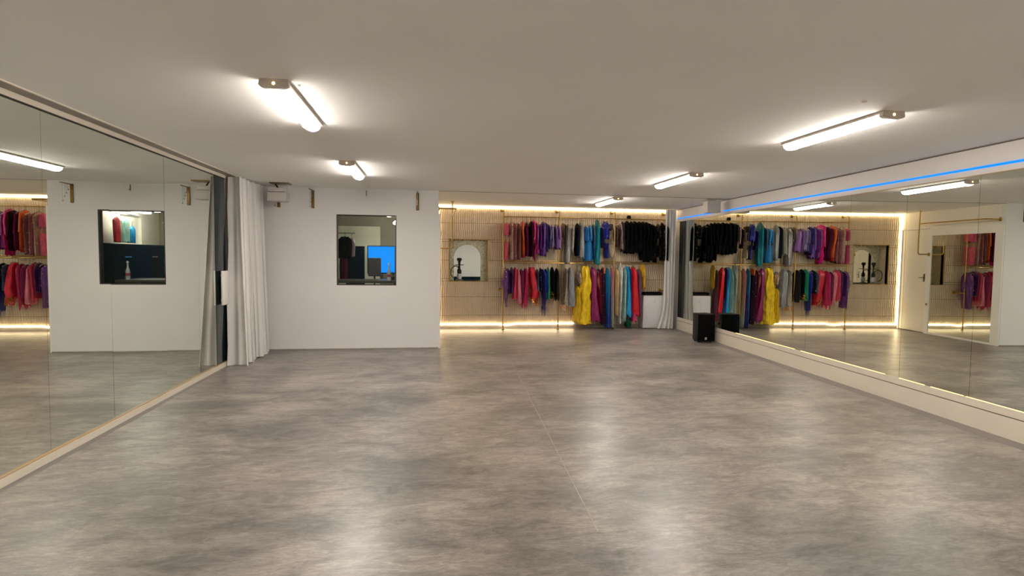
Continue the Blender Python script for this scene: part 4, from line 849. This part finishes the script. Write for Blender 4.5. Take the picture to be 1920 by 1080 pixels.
bd = bx('badge', M['logo_white'], -.035, .0, -.032, -.027, .055, .095, t)
bx('badge_mark', M['black'], -.026, -.022, -.0335, -.032, .062, .088, bd); bx('badge_mark', M['black'], -.014, -.010, -.0335, -.032, .062, .088, bd); bx('badge_mark', M['black'], -.022, -.014, -.0335, -.032, .073, .077, bd)
for sx in (-.11, .11):
    for sy in (.04, .2):
        bm = bmesh.new(); lathe(bm, [(.014, 0), (.016, .002), (.014, .022)], c=(sx, sy, 0), n=12); obj('foot', bm, M['black'], t, True)
bx('side_handle', M['black_cloth'], .145, .152, .07, .17, .30, .34, t)

# ---------------------------------------------------------------- white appliance by the curtain
t = thing('air_conditioner', 'white portable air conditioner under the black clothes beside the curtain', 'appliance', (4.668, 11.36, 0))
bm = bmesh.new(); box(bm, -.243, .228, 0, .24, .028, .69, bev=.018); obj('body', bm, M['appliance'], t, True)
bx('bottom_skirt', M['board'], -.235, .22, .006, .235, .016, .03, t)
bx('top_rim', M['white'], -.235, .22, .006, .235, .688, .698, t, bev=.003)
for sx in (-.18, .17):
    for sy in (.03, .2):
        bm = bmesh.new(); lathe(bm, [(.012, 0), (.013, .002), (.012, .018)], c=(sx, sy, 0), n=10); obj('castor', bm, M['black'], t, True)
bm = bmesh.new()
tube(bm, [(.0, -.0015, .555), (.016, -.0015, .593), (.032, -.0015, .555)], .0022, 5); tube(bm, [(.008, -.0015, .568), (.024, -.0015, .568)], .0018, 5); lathe(bm, [(.0045, -.003), (.0045, .001)], c=(.016, 0, .602), n=10, axis='y')
obj('maker_mark', bm, M['logo'], t)
t = thing('cushion', 'flat black cushion lying on top of the white appliance', 'cushion', (4.655, 11.475, .698))
bm = bmesh.new(); box(bm, -.20, .195, -.105, .105, .001, .068, bev=.026)
obj('cover', bm, M['black_cloth'], t, True)
bm = bmesh.new(); tube(bm, [(-.19, -.104, .034), (.185, -.104, .034)], .004, 6); obj('piping', bm, M['black'], t)

# ---------------------------------------------------------------- alcove side wall: door, framed mirror, brass pipes
d = thing('door_1', 'plain white door next to the lit corner, seen in the right mirrors', 'door', (X0, 11.23, 0)); d['kind'] = 'structure'
bm = bmesh.new(); box(bm, -.045, -.005, -.355, .355, .012, 2.138); obj('leaf', bm, M['wall_warm'], d)
bm = bmesh.new(); box(bm, -.05, .012, -.40, -.358, 0, 2.15); box(bm, -.05, .012, .358, .395, 0, 2.15); box(bm, -.05, .012, -.40, .395, 2.141, 2.18); obj('door_frame', bm, M['white'], d)
bm = bmesh.new(); box(bm, -.005, .003, -.325, -.285, 1.06, 1.22, bev=.002); tube(bm, [(.0, -.305, 1.14), (.045, -.305, 1.14), (.05, -.22, 1.14)], .008, 8); obj('door_handle', bm, M['steel'], d, True)
cb = thing('mirrored_cabinet', 'tall white-framed mirror standing beside the white door on alcove side wall', 'mirror', (X0, 10.0, 0))
bm = bmesh.new()
for a in ((-.868, -.71, 0, 2.14), (.735, .828, 0, 2.14), (-.71, .735, 2.0, 2.14), (-.71, .735, 0, .035)): box(bm, .001, .030, a[0], a[1], a[2], a[3])
obj('frame', bm, M['white'], cb)
bx('mirror_glass', M['mirror'], .002, .018, -.71, .735, .035, 2.0, cb)
bm = bmesh.new(); lathe(bm, [(.028, .03), (.03, .036), (.02, .042), (.002, .044)], c=(0, .79, .60), n=18, axis='x'); obj('lock_rosette', bm, M['gold'], cb, True)
t = thing('wall_pipe', 'brass pipe from the ceiling with a side rail, left of the niche', 'pipe rail', (0, 0, 0))
VX, VY = .425, 10.76
bm = bmesh.new(); tube(bm, [(VX, VY, H-.002), (VX, VY, 1.66), (VX-.01, VY, 1.63), (VX-.04, VY, 1.62), (X0+.035, VY+.03, 1.62)], .0125, 12); obj('drop_pipe', bm, M['gold'], t, True)
bm = bmesh.new(); tube(bm, [(VX, VY, 2.235), (VX-.005, 9.28, 2.235), (VX-.03, 9.245, 2.235), (X0+.006, 9.235, 2.235)], .0125, 12); obj('rail', bm, M['gold'], t, True)
bm = bmesh.new(); lathe(bm, [(.036, .031), (.036, .038), (.018, .044)], c=(X0, VY+.03, 1.62), n=18, axis='x'); lathe(bm, [(.036, .001), (.036, .01), (.018, .016)], c=(X0, 9.235, 2.235), n=18, axis='x'); lathe(bm, [(.018, H-.02), (.034, H-.008), (.034, H-.001)], c=(VX, VY, 0), n=18); obj('flange', bm, M['gold'], t, True)

# ---------------------------------------------------------------- sofa at the rear wall, seen in the niche mirror
t = thing('sofa', 'dark teal sofa at the rear wall, glimpsed in the niche mirror', 'sofa', (1.6, Y0+.5, 0))
bx('seat', M['teal_fabric'], -.95, .95, -.40, .40, .10, .38, t, bev=.04); bx('backrest', M['teal_fabric'], -.95, .95, -.48, -.25, .36, .50, t, bev=.04)
bx('armrest', M['teal_fabric'], -1.1, -.93, -.45, .42, .08, .50, t, bev=.04); bx('armrest', M['teal_fabric'], .93, 1.1, -.45, .42, .08, .50, t, bev=.04)
for sx in (-1, 1):
    for sy in (-.4, .35):
        bm = bmesh.new(); lathe(bm, [(.02, 0), (.028, .1)], c=(sx*.9, sy, 0), n=10); obj('leg', bm, M['black'], t)
